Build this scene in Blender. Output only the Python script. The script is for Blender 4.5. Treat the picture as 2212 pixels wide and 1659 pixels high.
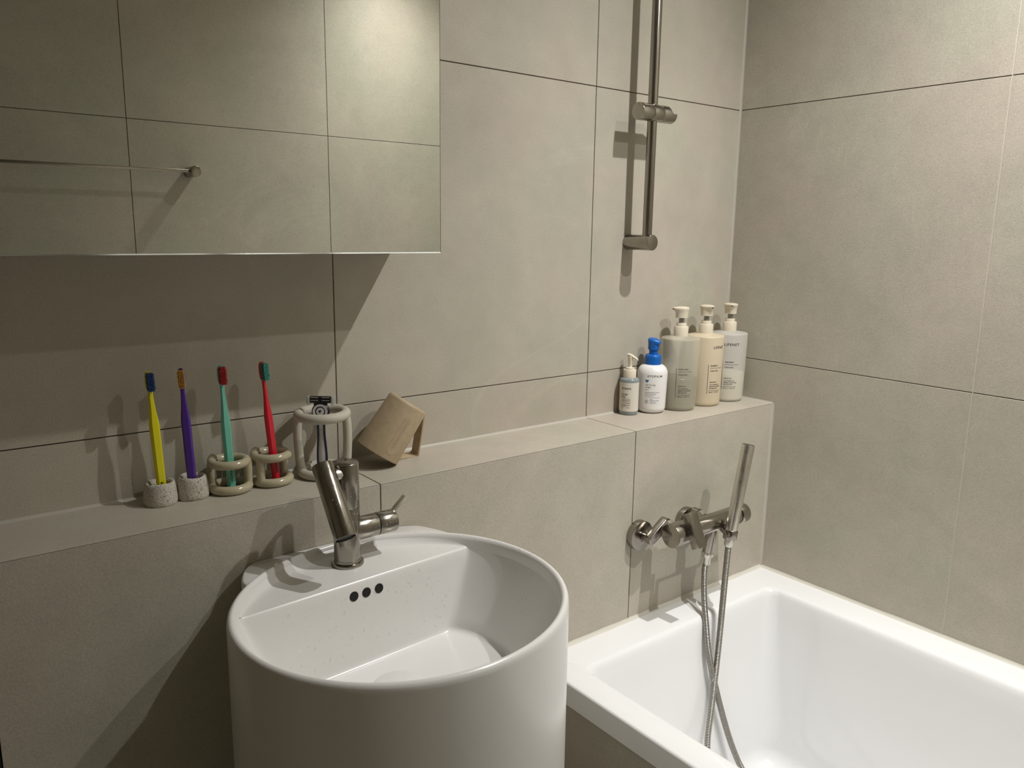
import bpy, bmesh, math, random
from mathutils import Vector, Matrix
random.seed(4)
PI = math.pi
S = bpy.context.scene
COL = S.collection
for o in list(bpy.data.objects):
    bpy.data.objects.remove(o)

# ------------------------------------------------------------------ camera
cam_data = bpy.data.cameras.new('camera')
cam = bpy.data.objects.new('camera', cam_data)
COL.objects.link(cam)
cam_data.sensor_width = 36.0
cam_data.lens = 1713.117 / 2212.0 * 36.0
cam_data.clip_start = 0.02
r_ = Vector((0.7870205748602329, -0.6167831846714532, 0.013308563153417538))
u_ = Vector((0.10629498735658274, 0.15681992591491098, 0.9818904656319388))
f_ = Vector((0.6077005762787562, 0.7713533651593035, -0.18898146905949734))
M = Matrix(((r_.x, u_.x, -f_.x, -0.59693), (r_.y, u_.y, -f_.y, -1.25066), (r_.z, u_.z, -f_.z, 1.40394), (0, 0, 0, 1)))
cam.matrix_world = M
S.camera = cam

# ------------------------------------------------------------------ world, exposure
w = bpy.data.worlds.new('world')
S.world = w
w.use_nodes = True
w.node_tree.nodes['Background'].inputs[0].default_value = (1.0, 0.9, 0.75, 1)
w.node_tree.nodes['Background'].inputs[1].default_value = 0.02
S.cycles.max_bounces = 16
S.cycles.diffuse_bounces = 10
S.view_settings.view_transform = 'Standard'
S.view_settings.look = 'None'
S.view_settings.gamma = 1.0
S.view_settings.use_curve_mapping = False
S.view_settings.exposure = 0.0

# ceiling downlights (positions of the lamps; their housings are built at the end)
LAMPS = [(0.74, -1.30, 2.385, 0.95, (0.10, 0.21)), (0.74, -0.77, 2.385, 1.03, (-0.06, 0.20))]    # x, y, z, strength, tilt of the gimbal
LAMP_POWER = 81.0
LAMP_COLOR = (1.0, 0.985, 0.955)


def make_lamp(x, y, z, k, tilt, parent):
    d = bpy.data.lights.new('lamp_light', 'SPOT')
    d.energy = LAMP_POWER * k
    d.color = LAMP_COLOR
    d.shadow_soft_size = 0.013
    d.spot_size = math.radians(164)
    d.spot_blend = 0.12
    d.use_nodes = True
    nt = d.node_tree
    em = nt.nodes['Emission']
    tc = nt.nodes.new('ShaderNodeTexCoord')
    sx = nt.nodes.new('ShaderNodeSeparateXYZ')
    nt.links.new(tc.outputs['Normal'], sx.inputs[0])
    ab = nt.nodes.new('ShaderNodeMath'); ab.operation = 'ABSOLUTE'
    nt.links.new(sx.outputs['Z'], ab.inputs[0])
    # reflector lamp: intensity falls off with the angle from its axis
    mu = nt.nodes.new('ShaderNodeMath'); mu.operation = 'POWER'
    nt.links.new(ab.outputs[0], mu.inputs[0]); mu.inputs[1].default_value = 4.2
    nt.links.new(mu.outputs[0], em.inputs['Strength'])
    o = bpy.data.objects.new('lamp_light', d)
    COL.objects.link(o)
    o.parent = parent
    o.location = Vector((x, y, z)) - parent.location
    o.rotation_euler = Vector((tilt[0], tilt[1], -1)).to_track_quat('-Z', 'Y').to_euler()
    return o


# ------------------------------------------------------------------ constants of the room
XR = 1.0853      # right wall
D = 0.1514       # depth of the ledge
ZL = 0.9981      # top of the ledge
ZT = 0.5724      # rim of the bath
YF = -1.52       # wall behind the camera
XL = -1.35       # left wall
ZC = 2.40        # ceiling


# ------------------------------------------------------------------ materials
def srgb(r, g, b):
    def c(v):
        v /= 255.0
        return v / 12.92 if v <= 0.04045 else ((v + 0.055) / 1.055) ** 2.4
    return (c(r), c(g), c(b), 1.0)


def principled(name, col, rough=0.5, metal=0.0, spec=0.5, **kw):
    m = bpy.data.materials.new(name)
    m.use_nodes = True
    p = m.node_tree.nodes['Principled BSDF']
    p.inputs['Base Color'].default_value = col if len(col) == 4 else (*col, 1)
    p.inputs['Roughness'].default_value = rough
    p.inputs['Metallic'].default_value = metal
    p.inputs['Specular IOR Level'].default_value = spec
    for k, v in kw.items():
        p.inputs[k].default_value = v
    return m


def add_noise(m, scale, amount, detail=4, bump=0.0, bump_scale=None, rough_var=0.0, stretch=None, bump_dist=0.001):
    """multiply the base colour by soft procedural noise and add a fine bump"""
    nt = m.node_tree
    p = nt.nodes['Principled BSDF']
    tc = nt.nodes.new('ShaderNodeTexCoord')
    src = tc.outputs['Object']
    if stretch:
        mp = nt.nodes.new('ShaderNodeMapping')
        mp.inputs['Scale'].default_value = stretch
        nt.links.new(src, mp.inputs[0])
        src = mp.outputs[0]
    n = nt.nodes.new('ShaderNodeTexNoise')
    n.inputs['Scale'].default_value = scale
    n.inputs['Detail'].default_value = detail
    nt.links.new(src, n.inputs['Vector'])
    mr = nt.nodes.new('ShaderNodeMapRange')
    mr.inputs['From Min'].default_value = 0.3
    mr.inputs['From Max'].default_value = 0.7
    mr.inputs['To Min'].default_value = 1 - amount
    mr.inputs['To Max'].default_value = 1 + amount
    nt.links.new(n.outputs['Fac'], mr.inputs[0])
    mx = nt.nodes.new('ShaderNodeVectorMath'); mx.operation = 'SCALE'
    mx.inputs[0].default_value = p.inputs['Base Color'].default_value[:3]
    nt.links.new(mr.outputs[0], mx.inputs['Scale'])
    nt.links.new(mx.outputs[0], p.inputs['Base Color'])
    if rough_var:
        r = nt.nodes.new('ShaderNodeMapRange')
        r.inputs['From Min'].default_value = 0.3
        r.inputs['From Max'].default_value = 0.7
        b = p.inputs['Roughness'].default_value
        r.inputs['To Min'].default_value = b - rough_var
        r.inputs['To Max'].default_value = b + rough_var
        nt.links.new(n.outputs['Fac'], r.inputs[0])
        nt.links.new(r.outputs[0], p.inputs['Roughness'])
    if bump:
        n2 = nt.nodes.new('ShaderNodeTexNoise')
        n2.inputs['Scale'].default_value = bump_scale or scale
        n2.inputs['Detail'].default_value = 3
        nt.links.new(src, n2.inputs['Vector'])
        bp = nt.nodes.new('ShaderNodeBump')
        bp.inputs['Strength'].default_value = bump
        bp.inputs['Distance'].default_value = bump_dist
        nt.links.new(n2.outputs['Fac'], bp.inputs['Height'])
        nt.links.new(bp.outputs[0], p.inputs['Normal'])
    return m


def tile_material(name, base):
    m = bpy.data.materials.new(name)
    m.use_nodes = True
    nt = m.node_tree
    L = nt.links.new
    p = nt.nodes['Principled BSDF']
    p.inputs['Roughness'].default_value = 0.5
    p.inputs['Specular IOR Level'].default_value = 0.42
    tc = nt.nodes.new('ShaderNodeTexCoord')

    def noise(scale, detail, rough=0.5, dist=0.0, vec=None):
        n = nt.nodes.new('ShaderNodeTexNoise')
        n.inputs['Scale'].default_value = scale
        n.inputs['Detail'].default_value = detail
        n.inputs['Roughness'].default_value = rough
        n.inputs['Distortion'].default_value = dist
        L(vec or tc.outputs['Object'], n.inputs['Vector'])
        return n.outputs['Fac']

    def rng(v, a, b, c, d, clamp=True):
        r = nt.nodes.new('ShaderNodeMapRange')
        r.clamp = clamp
        for i, x in enumerate((a, b, c, d)):
            r.inputs[i + 1].default_value = x
        L(v, r.inputs[0])
        return r.outputs[0]

    def mul(a, b):
        n = nt.nodes.new('ShaderNodeMath'); n.operation = 'MULTIPLY'
        L(a, n.inputs[0]); L(b, n.inputs[1])
        return n.outputs[0]
    cloud = rng(noise(3.2, 5, 0.55, 0.6), 0.32, 0.68, 0.93, 1.07)
    mid = rng(noise(22, 4, 0.6), 0.3, 0.7, 0.965, 1.035)
    grain = rng(noise(520, 2, 0.7), 0.3, 0.7, 0.86, 1.13)
    speck = rng(noise(330, 1, 0.5), 0.66, 0.76, 1.0, 0.78)
    # pale wandering veins, running diagonally
    mp = nt.nodes.new('ShaderNodeMapping')
    mp.inputs['Rotation'].default_value = (0.5, 0.75, 0.6)
    mp.inputs['Scale'].default_value = (1.0, 3.4, 1.6)
    L(tc.outputs['Object'], mp.inputs[0])
    vn = noise(1.9, 6, 0.55, 1.2, mp.outputs[0])
    sub = nt.nodes.new('ShaderNodeMath'); sub.operation = 'SUBTRACT'; sub.inputs[1].default_value = 0.5
    L(vn, sub.inputs[0])
    ab = nt.nodes.new('ShaderNodeMath'); ab.operation = 'ABSOLUTE'
    L(sub.outputs[0], ab.inputs[0])
    line = rng(ab.outputs[0], 0.0, 0.022, 1.0, 0.0)
    gate = rng(noise(2.3, 2), 0.5, 0.66, 0.0, 1.0)
    vein = rng(mul(line, gate), 0.0, 1.0, 1.0, 1.07)
    tot = mul(mul(mul(cloud, mid), mul(grain, speck)), vein)
    # slow warm / greenish drift of the stone colour
    mixc = nt.nodes.new('ShaderNodeMix'); mixc.data_type = 'RGBA'
    mixc.inputs[6].default_value = (base[0] * 1.03, base[1], base[2] * 0.99, 1)
    mixc.inputs[7].default_value = (base[0] * 0.98, base[1] * 1.005, base[2] * 0.97, 1)
    L(rng(noise(4.5, 3), 0.4, 0.6, 0, 1), mixc.inputs[0])
    sc = nt.nodes.new('ShaderNodeVectorMath'); sc.operation = 'SCALE'
    L(mixc.outputs[2], sc.inputs[0]); L(tot, sc.inputs['Scale'])
    L(sc.outputs[0], p.inputs['Base Color'])
    L(rng(noise(30, 4), 0.3, 0.7, 0.42, 0.56), p.inputs['Roughness'])
    bp = nt.nodes.new('ShaderNodeBump')
    bp.inputs['Strength'].default_value = 0.22
    bp.inputs['Distance'].default_value = 0.0012
    L(noise(300, 3, 0.6), bp.inputs['Height'])
    L(bp.outputs[0], p.inputs['Normal'])
    return m


TILE = tile_material('stone_tile', (0.458, 0.426, 0.362))
GROUT = principled('dark_grout', srgb(84, 76, 62), 0.85)
GROUT_PALE = principled('pale_grout', (0.55, 0.52, 0.45), 0.7)
SILICONE = principled('silicone', (0.475, 0.45, 0.39), 0.42)
SILICONE_W = principled('white_silicone', (0.66, 0.64, 0.57), 0.35)
FLOOR = tile_material('floor_tile', (0.43, 0.40, 0.34))
PLASTER = add_noise(principled('ceiling_plaster', (0.66, 0.63, 0.58), 0.8), 8, 0.03)
CERAMIC = add_noise(principled('white_ceramic', (0.76, 0.75, 0.73), 0.24), 3, 0.01)
ACRYLIC = add_noise(principled('white_acrylic', (0.84, 0.845, 0.85), 0.10), 3, 0.006)
DARKWOOD = add_noise(principled('dark_wood', srgb(48, 36, 24), 0.5), 30, 0.25, stretch=(1, 1, 0.08))
HOLE_SHADE = principled('hole_shade', (0.004, 0.004, 0.004), 0.6)  # flat black, the shade inside a hole put into the colour
MIRROR = add_noise(principled('mirror_silver', (0.86, 0.89, 0.85), 0.0, 1.0), 1, 0.002)
GLASS_EDGE = principled('glass_edge', (0.92, 0.95, 0.91), 0.16, 1.0)
CABINET = principled('cabinet_white', (0.55, 0.53, 0.49), 0.5)
DARK = principled('dark_seal', (0.008, 0.008, 0.008), 0.5)


def brushed(name, col, rough, stretch):
    m = principled(name, col, rough, 1.0)
    return add_noise(m, 160, 0.04, 3, bump=0.02, bump_scale=260, rough_var=0.04, stretch=stretch, bump_dist=0.0002)


STEEL = brushed('brushed_steel', (0.35, 0.325, 0.285), 0.22, (1, 1, 0.12))
STEEL_X = brushed('brushed_steel_horizontal', (0.40, 0.375, 0.33), 0.19, (0.12, 1, 1))
STEEL_FAUCET = brushed('polished_gunmetal', (0.33, 0.31, 0.27), 0.19, (1, 1, 0.12))
STEEL_BRIGHT = brushed('brushed_steel_bright', (0.72, 0.69, 0.63), 0.30, (1, 1, 0.2))


# ------------------------------------------------------------------ mesh helpers
class MB:
    def __init__(s):
        s.v = []; s.f = []; s.m = []

    def add(s, verts, faces, mat=0):
        b = len(s.v)
        s.v += [Vector(p) for p in verts]
        s.f += [tuple(i + b for i in f) for f in faces]
        s.m += [mat] * len(faces)
        return s

    def merge(s, o, M=None):
        s.add([M @ p if M else p for p in o.v], o.f)
        return s

    def box(s, x0, x1, y0, y1, z0, z1, bevel=0.0, seg=2, M=None, mat=0):
        bm = bmesh.new()
        bmesh.ops.create_cube(bm, size=1)
        for v in bm.verts:
            v.co = Vector(((x0 + x1) / 2 + v.co.x * (x1 - x0), (y0 + y1) / 2 + v.co.y * (y1 - y0), (z0 + z1) / 2 + v.co.z * (z1 - z0)))
        if bevel:
            bmesh.ops.bevel(bm, geom=bm.edges[:], offset=bevel, segments=seg, profile=0.5, affect='EDGES')
        bm.verts.index_update()
        s.add([(M @ v.co) if M else v.co.copy() for v in bm.verts], [[v.index for v in f.verts] for f in bm.faces], mat)
        bm.free()
        return s

    def loft(s, rings, closed=True, cap0=False, cap1=False, mat=0):
        n = len(rings[0])
        vs = [p for r in rings for p in r]
        fs = []
        for i in range(len(rings) - 1):
            for j in range(n if closed else n - 1):
                k = (j + 1) % n
                fs.append((i * n + j, i * n + k, (i + 1) * n + k, (i + 1) * n + j))
        if cap0:
            fs.append(tuple(reversed(range(n))))
        if cap1:
            fs.append(tuple(range((len(rings) - 1) * n, len(rings) * n)))
        return s.add(vs, fs, mat)

    def lathe(s, prof, M=None, n=48, mat=0):
        """prof: list of (radius, height) along local z; zero radius ends close the shape"""
        M = M or Matrix()
        rings = []
        for r, z in prof:
            rr = max(r, 1e-5)
            rings.append([M @ Vector((rr * math.cos(2 * PI * k / n), rr * math.sin(2 * PI * k / n), z)) for k in range(n)])
        return s.loft(rings, mat=mat)

    def tube(s, path, rad, n=20, closed=False, caps=True, mat=0, flat=None):
        path = [Vector(p) for p in path]
        N = len(path)
        if not hasattr(rad, '__len__'):
            rad = [rad] * N
        tang = []
        for i in range(N):
            if closed:
                t = path[(i + 1) % N] - path[i - 1]
            else:
                t = path[min(i + 1, N - 1)] - path[max(i - 1, 0)]
            tang.append(t.normalized())
        a = Vector((0, 0, 1)) if abs(tang[0].z) < 0.9 else Vector((1, 0, 0))
        nrm = (a - tang[0] * a.dot(tang[0])).normalized()
        rings = []
        for i in range(N):
            nrm = (nrm - tang[i] * nrm.dot(tang[i])).normalized()
            b = tang[i].cross(nrm)
            rings.append([path[i] + (nrm * math.cos(2 * PI * k / n) + b * math.sin(2 * PI * k / n)) * rad[i] for k in range(n)])
        if closed:
            rings.append(rings[0])
            return s.loft(rings, mat=mat)
        if caps == 'round':
            def cap(ring, c, t, r):
                out = []
                for q in (0.3, 0.6, 0.85, 0.97):
                    out.append([c + (p - c) * math.sqrt(1 - q * q) + t * r * q for p in ring])
                return out
            rings = list(reversed(cap(rings[0], path[0], -tang[0], rad[0]))) + rings + cap(rings[-1], path[-1], tang[-1], rad[-1])
            return s.loft(rings, cap0=True, cap1=True, mat=mat)
        return s.loft(rings, cap0=bool(caps), cap1=bool(caps), mat=mat)


def axis_matrix(origin, zdir, xhint=None):
    z = Vector(zdir).normalized()
    h = Vector(xhint) if xhint is not None else (Vector((1, 0, 0)) if abs(z.x) < 0.9 else Vector((0, 1, 0)))
    x = (h - z * h.dot(z)).normalized()
    y = z.cross(x)
    o = Vector(origin)
    return Matrix(((x.x, y.x, z.x, o.x), (x.y, y.y, z.y, o.y), (x.z, y.z, z.z, o.z), (0, 0, 0, 1)))


def cyl(mb, a, b, r, bev=0.001, n=40, r2=None):
    """bevelled solid cylinder between two points"""
    a = Vector(a); b = Vector(b)
    h = (b - a).length
    r2 = r if r2 is None else r2
    pr = [(0, 0), (r - bev, 0), (r - bev * 0.3, bev * 0.3), (r, bev), (r2, h - bev), (r2 - bev * 0.3, h - bev * 0.3), (r2 - bev, h), (0, h)]
    return mb.lathe(pr, axis_matrix(a, b - a), n)


def smooth_path(pts, n=12, closed=False):
    """Catmull-Rom through the points"""
    P = [Vector(p) for p in pts]
    N = len(P)
    out = []
    rng = range(N if closed else N - 1)
    for i in rng:
        p0 = P[i - 1] if (closed or i > 0) else P[0] * 2 - P[1]
        p1 = P[i]
        p2 = P[(i + 1) % N]
        p3 = P[(i + 2) % N] if (closed or i + 2 < N) else P[-1] * 2 - P[-2]
        for k in range(n):
            t = k / n
            out.append(0.5 * ((2 * p1) + (p2 - p0) * t + (2 * p0 - 5 * p1 + 4 * p2 - p3) * t * t + (3 * p1 - p0 - 3 * p2 + p3) * t ** 3))
    if not closed:
        out.append(P[-1])
    return out


def origin_of(o):
    p = Vector((0, 0, 0))
    while o is not None:
        p += o.location
        o = o.parent
    return p


def obj(name, mb, mats, parent=None, smooth=True, loc=None, angle=40):
    """link a mesh (built in world coordinates) as ONE object"""
    base = origin_of(parent)
    off = base + (Vector(loc) - base if loc is not None else Vector((0, 0, 0)))
    me = bpy.data.meshes.new(name)
    me.from_pydata([tuple(p - off) for p in mb.v], [], mb.f)
    if not isinstance(mats, (list, tuple)):
        mats = [mats]
    for m in mats:
        me.materials.append(m)
    me.polygons.foreach_set('material_index', mb.m)
    bm = bmesh.new(); bm.from_mesh(me)
    bmesh.ops.remove_doubles(bm, verts=bm.verts, dist=1e-6)
    bmesh.ops.recalc_face_normals(bm, faces=bm.faces)
    bm.to_mesh(me); bm.free()
    if smooth:
        me.polygons.foreach_set('use_smooth', [True] * len(me.polygons))
        me.set_sharp_from_angle(angle=math.radians(angle))
    o = bpy.data.objects.new(name, me)
    COL.objects.link(o)
    if parent is not None:
        o.parent = parent
    o.location = off - base
    return o


def thing(name, label, cat, loc, group=None):
    o = bpy.data.objects.new(name, None)
    o.empty_display_size = 0.02
    COL.objects.link(o)
    o.location = loc
    o['label'] = label
    o['category'] = cat
    if group:
        o['group'] = group
    return o


def tag(o, label, cat, group=None, kind=None):
    o['label'] = label
    o['category'] = cat
    if group:
        o['group'] = group
    if kind:
        o['kind'] = kind
    return o


def struct(name, mb, mats, smooth=True, angle=40):
    o = obj(name, mb, mats, smooth=smooth, angle=angle)
    o['kind'] = 'structure'
    return o


def text_mb(body, size, bold=False, extrude=0.0001, spacing=1.0, shear=0.0, width=None, font_offset=0.0):
    """text as mesh in the xy plane, origin at lower left, returned as MB"""
    c = bpy.data.curves.new('text', 'FONT')
    c.body = body
    c.size = size
    c.extrude = extrude
    c.resolution_u = 3
    c.space_character = spacing
    c.shear = shear
    c.offset = font_offset + (size * 0.009 if bold else 0)
    o = bpy.data.objects.new('text', c)
    COL.objects.link(o)
    bpy.context.view_layer.update()
    dg = bpy.context.evaluated_depsgraph_get()
    me = bpy.data.meshes.new_from_object(o.evaluated_get(dg))
    mb = MB()
    vs = [v.co.copy() for v in me.vertices]
    if width and vs:
        x0 = min(v.x for v in vs); x1 = max(v.x for v in vs)
        k = width / (x1 - x0)
        for v in vs:
            v.x = (v.x - x0) * k
    mb.add(vs, [tuple(p.vertices) for p in me.polygons])
    bpy.data.objects.remove(o)
    bpy.data.curves.remove(c)
    bpy.data.meshes.remove(me)
    return mb


def carve(a, b):
    """mesh a minus mesh b, returned as MB"""
    obs = []
    for k in (a, b):
        me = bpy.data.meshes.new('tmp'); me.from_pydata([tuple(p) for p in k.v], [], k.f)
        bm = bmesh.new(); bm.from_mesh(me)
        bmesh.ops.remove_doubles(bm, verts=bm.verts, dist=2e-5)
        bmesh.ops.recalc_face_normals(bm, faces=bm.faces); bm.to_mesh(me); bm.free()
        o = bpy.data.objects.new('tmp', me); COL.objects.link(o); obs.append(o)
    m = obs[0].modifiers.new('b', 'BOOLEAN'); m.operation = 'DIFFERENCE'; m.object = obs[1]; m.solver = 'EXACT'
    bpy.context.view_layer.update()
    me = bpy.data.meshes.new_from_object(obs[0].evaluated_get(bpy.context.evaluated_depsgraph_get()))
    out = MB().add([v.co.copy() for v in me.vertices], [tuple(p.vertices) for p in me.polygons])
    for o in obs:
        bpy.data.objects.remove(o)
    return out


def rect_mb(x0, x1, y0, y1, t=0.0001):
    """thin printed bar, subdivided so that it can follow a curved surface"""
    mb = MB()
    n = max(1, int(abs(x1 - x0) / 0.002))
    ring = []
    for i in range(n + 1):
        x = x0 + (x1 - x0) * i / n
        ring.append([Vector((x, y0, -t)), Vector((x, y1, -t)), Vector((x, y1, t)), Vector((x, y0, t))])
    return mb.loft(ring, cap0=True, cap1=True)


def wrap(mb, cx, cy, z0, R, a0, Rz=None):
    """bend flat print (x,y) onto an upright round bottle; a0 = angle of x=0, text runs anticlockwise"""
    out = MB()
    vs = []
    for p in mb.v:
        rr = (Rz(p.y) if Rz else R) + 0.00025 + p.z
        a = a0 + p.x / R
        vs.append(Vector((cx + rr * math.cos(a), cy + rr * math.sin(a), z0 + p.y)))
    out.add(vs, mb.f)
    return out


def combine(*mbs):
    out = MB()
    for m, dx, dy in mbs:
        out.add([p + Vector((dx, dy, 0)) for p in m.v], m.f)
    return out


# ------------------------------------------------------------------ room shell: real tile slabs over a grout bed
def cells(a0, a1, joints):
    js = [a0] + [j for j in sorted(joints) if a0 + 0.01 < j < a1 - 0.01] + [a1]
    return list(zip(js[:-1], js[1:]))


def tiled(name, plane, c, u0, u1, v0, v1, ju, jv, normal, mats, th=0.010, gap=0.0009, pale_u=False):
    """plane 'x','y','z': slabs whose face lies at coordinate c and looks along normal (+1/-1)"""
    mb = MB()

    def put(a0, a1, b0, b1, d0, d1, bev, mat):
        lo, hi = sorted((c - normal * d0, c - normal * d1))
        if plane == 'y':
            mb.box(a0, a1, lo, hi, b0, b1, bev, 1, mat=mat)
        elif plane == 'x':
            mb.box(lo, hi, a0, a1, b0, b1, bev, 1, mat=mat)
        else:
            mb.box(a0, a1, b0, b1, lo, hi, bev, 1, mat=mat)
    for (a0, a1) in cells(u0, u1, ju):
        for (b0, b1) in cells(v0, v1, jv):
            ga0 = gap if a0 != u0 else 0; ga1 = gap if a1 != u1 else 0
            gb0 = gap if b0 != v0 else 0; gb1 = gap if b1 != v1 else 0
            put(a0 + ga0, a1 - ga1, b0 + gb0, b1 - gb1, 0, th, 0.0005, 0)
    put(u0, u1, v0, v1, th * 0.30, th + 0.03, 0, 1)
    if pale_u:
        for j in ju:
            put(j - gap, j + gap, v0, v1, 0.0003, th, 0, 2)
    return struct(name, mb, mats, smooth=False)


J = [-1.2, -0.6, 0.0, 0.6]
tiled('wall_back', 'y', 0.0, XL, XR, ZL, ZC, J, [1.10, 1.70], -1, [TILE, GROUT])
tiled('wall_right', 'x', XR, YF, 0.0, 0.0, ZC, [-0.6, -1.2], [0.5, 1.10, 1.70], -1, [TILE, GROUT, GROUT_PALE], pale_u=True)
tiled('wall_front', 'y', YF, XL, XR, 0.0, ZC, [-1.227, -0.627, -0.027, 0.573], [0.497, 1.097, 1.697], 1, [TILE, GROUT])
tiled('wall_left', 'x', XL, YF, 0.0, 0.0, ZC, [-0.6, -1.2], [0.5, 1.10, 1.70], 1, [TILE, GROUT])
tiled('floor', 'z', 0.0, XL, XR, YF, 0.0, J, [-1.2, -0.6], 1, [FLOOR, GROUT])
mb = MB(); mb.box(XL - 0.04, XR + 0.04, YF - 0.04, 0.04, ZC, ZC + 0.05)
struct('ceiling', mb, PLASTER, smooth=False)

# boxed-in ledge: front slabs, top slabs, dark mitre joint between them
mb = MB()
for a, b in cells(-0.545, XR, J):
    g0 = 0.0011 if a > -0.54 else 0; g1 = 0.0011 if b < XR else 0
    mb.box(a + g0, b - g1, -D, -D + 0.0012, 0.0, ZL - 0.0013, 0.0003, 1)
    mb.box(a + g0, b - g1, -D + 0.0002, -D + 0.01, 0.0, ZL - 0.0095)
for a, b in cells(XL, XR, J):
    g0 = 0.0011 if a > XL else 0; g1 = 0.0011 if b < XR else 0
    mb.box(a + g0, b - g1, -D + 0.0016, 0.0, ZL - 0.009, ZL, 0.0003, 1)
mb.box(-0.545, XR, -D + 0.0005, -0.02, 0.0, ZL - 0.0010, mat=1)
mb.box(XL, -0.545, -D + 0.03, 0.0, 0.0, ZL - 0.0035, mat=1)
struct('wall_ledge', mb, [TILE, GROUT], smooth=False)

# dark upright panel that closes the ledge off at the left
mb = MB(); mb.box(-0.70, -0.5455, -D + 0.002, -D + 0.028, 0.0, ZL - 0.012, 0.002)
tag(obj('upright_panel', mb, DARKWOOD), 'dark brown upright panel under the ledge at the far left edge of the photo', 'panel')


# ------------------------------------------------------------------ silicone joints
def bead(name, a, b, w, mat, nrm1, nrm2, wob=0.0):
    """quarter-round concave joint along an inner corner; nrm1, nrm2 point away from the two faces"""
    a = Vector(a); b = Vector(b); n1 = Vector(nrm1); n2 = Vector(nrm2)
    N = 60
    rings = []
    for i in range(N + 1):
        c = a.lerp(b, i / N)
        ww = w * (1 + wob * (math.sin(i * 0.9) * 0.5 + random.uniform(-0.5, 0.5)))
        ring = [c - (n1 + n2) * 0.0005, c + n1 * ww]
        for k in range(1, 5):
            t = k / 5
            q = (n1 * ww) * (1 - t) ** 1.35 + (n2 * ww) * t ** 1.35
            ring.append(c + q)
        ring.append(c + n2 * ww)
        rings.append(ring)
    mb = MB().loft(rings, cap0=True, cap1=True)
    return struct(name, mb, mat)


bead('trim_1', (XR, 0, ZL), (XR, 0, ZC), 0.0042, SILICONE, (-1, 0, 0), (0, -1, 0))
bead('trim_2', (XL, 0, ZL), (XR, 0, ZL), 0.0038, SILICONE, (0, 0, 1), (0, -1, 0), 0.1)
bead('trim_3', (XR, -D, ZT), (XR, -D, ZL), 0.0050, SILICONE, (-1, 0, 0), (0, -1, 0))
bead('trim_4', (XR, -D, ZL), (XR, 0, ZL), 0.0035, SILICONE, (-1, 0, 0), (0, 0, 1))
bead('trim_5', (0.335, -D, ZT), (XR, -D, ZT), 0.0065, SILICONE_W, (0, 0, 1), (0, -1, 0), 0.12)
bead('trim_6', (XR, YF, ZT), (XR, -D, ZT), 0.0060, SILICONE_W, (-1, 0, 0), (0, 0, 1), 0.12)
bead('trim_7', (XR, YF, 0), (XR, YF, ZC), 0.004, SILICONE, (-1, 0, 0), (0, 1, 0))

# ------------------------------------------------------------------ bathtub
def rrect(x0, x1, y0, y1, r, z, n=10, rs=None):
    rs = rs or (r, r, r, r)
    pts = []
    for (cx, cy, a0, rr) in ((x1, y1, 0, rs[0]), (x0, y1, 90, rs[1]), (x0, y0, 180, rs[2]), (x1, y0, 270, rs[3])):
        sx = -1 if cx == x1 else 1
        sy = -1 if cy == y1 else 1
        for k in range(n + 1):
            a = math.radians(a0 + 90 * k / n)
            pts.append(Vector((cx + sx * rr + rr * math.cos(a), cy + sy * rr + rr * math.sin(a), z)))
    return pts


tub = thing('bathtub', 'glossy white built-in bathtub along the right wall', 'bathtub', (0.72, -0.83, 0.0))
mb = MB()
TX0, TX1, TY0, TY1 = 0.331, XR - 0.0005, YF + 0.0005, -D - 0.0005
rings = [rrect(TX0 + 0.004, TX1, TY0, TY1, 0.002, ZT - 0.048),
         rrect(TX0, TX1, TY0, TY1, 0.002, ZT - 0.046),
         rrect(TX0, TX1, TY0, TY1, 0.002, ZT - 0.005),
         rrect(TX0 + 0.0014, TX1, TY0, TY1, 0.002, ZT - 0.0014),
         rrect(TX0 + 0.005, TX1, TY0, TY1, 0.002, ZT)]
IX0, IX1, IY0, IY1 = 0.388, 1.006, -1.43, -0.232
prof = [(0, 0), (0.004, -0.0008), (0.008, -0.0035), (0.011, -0.008), (0.0135, -0.016)]
for e, dz in prof:
    rings.append(rrect(IX0 + e - 0.004, IX1 - e + 0.004, IY0 + e, IY1 - e + 0.004, 0.028, ZT + dz))
ZB = 0.165
for t in [0.1, 0.25, 0.4, 0.55, 0.7, 0.85, 0.93]:
    z = ZT - 0.016 + (ZB + 0.05 - ZT + 0.016) * t
    rings.append(rrect(IX0 + 0.0095 + 0.045 * t, IX1 - 0.0095 - 0.040 * t, IY0 + 0.014 + 0.16 * t, IY1 - 0.0095 - 0.045 * t, 0.028 + 0.028 * t, z))
bx = (IX0 + 0.0545, IX1 - 0.0495, IY0 + 0.174, IY1 - 0.0545)
for k in range(0, 9):
    a = PI / 2 * k / 8
    e = 0.045 * (1 - math.cos(a)); z = ZB + 0.045 * (1 - math.sin(a)) + (0.005 if k == 0 else 0) * 0
    rings.append(rrect(bx[0] + e, bx[1] - e, bx[2] + e, bx[3] - e, 0.056, z))
rings.append(rrect(bx[0] + 0.12, bx[1] - 0.12, bx[2] + 0.2, bx[3] - 0.2, 0.05, ZB - 0.004))
mb.loft(rings, cap1=True)
obj('tub_shell', mb, ACRYLIC, tub, angle=50)
mb = MB()
cyl(mb, (0.70, -1.05, ZB - 0.006), (0.70, -1.05, ZB + 0.002), 0.034, 0.0015)
obj('drain', mb, STEEL_BRIGHT, tub)
# tiled front of the bath below the rim
mb = MB()
for a, b in cells(YF, -D, [-1.2, -0.6]):
    mb.box(0.345, 0.357, a + 0.001, b - 0.001, 0.0, ZT - 0.0485, 0.0005, 1)
mb.box(0.350, 0.36, YF, -D, 0.0, ZT - 0.0487, mat=1)
struct('wall_bath', mb, [TILE, GROUT], smooth=False)

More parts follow.
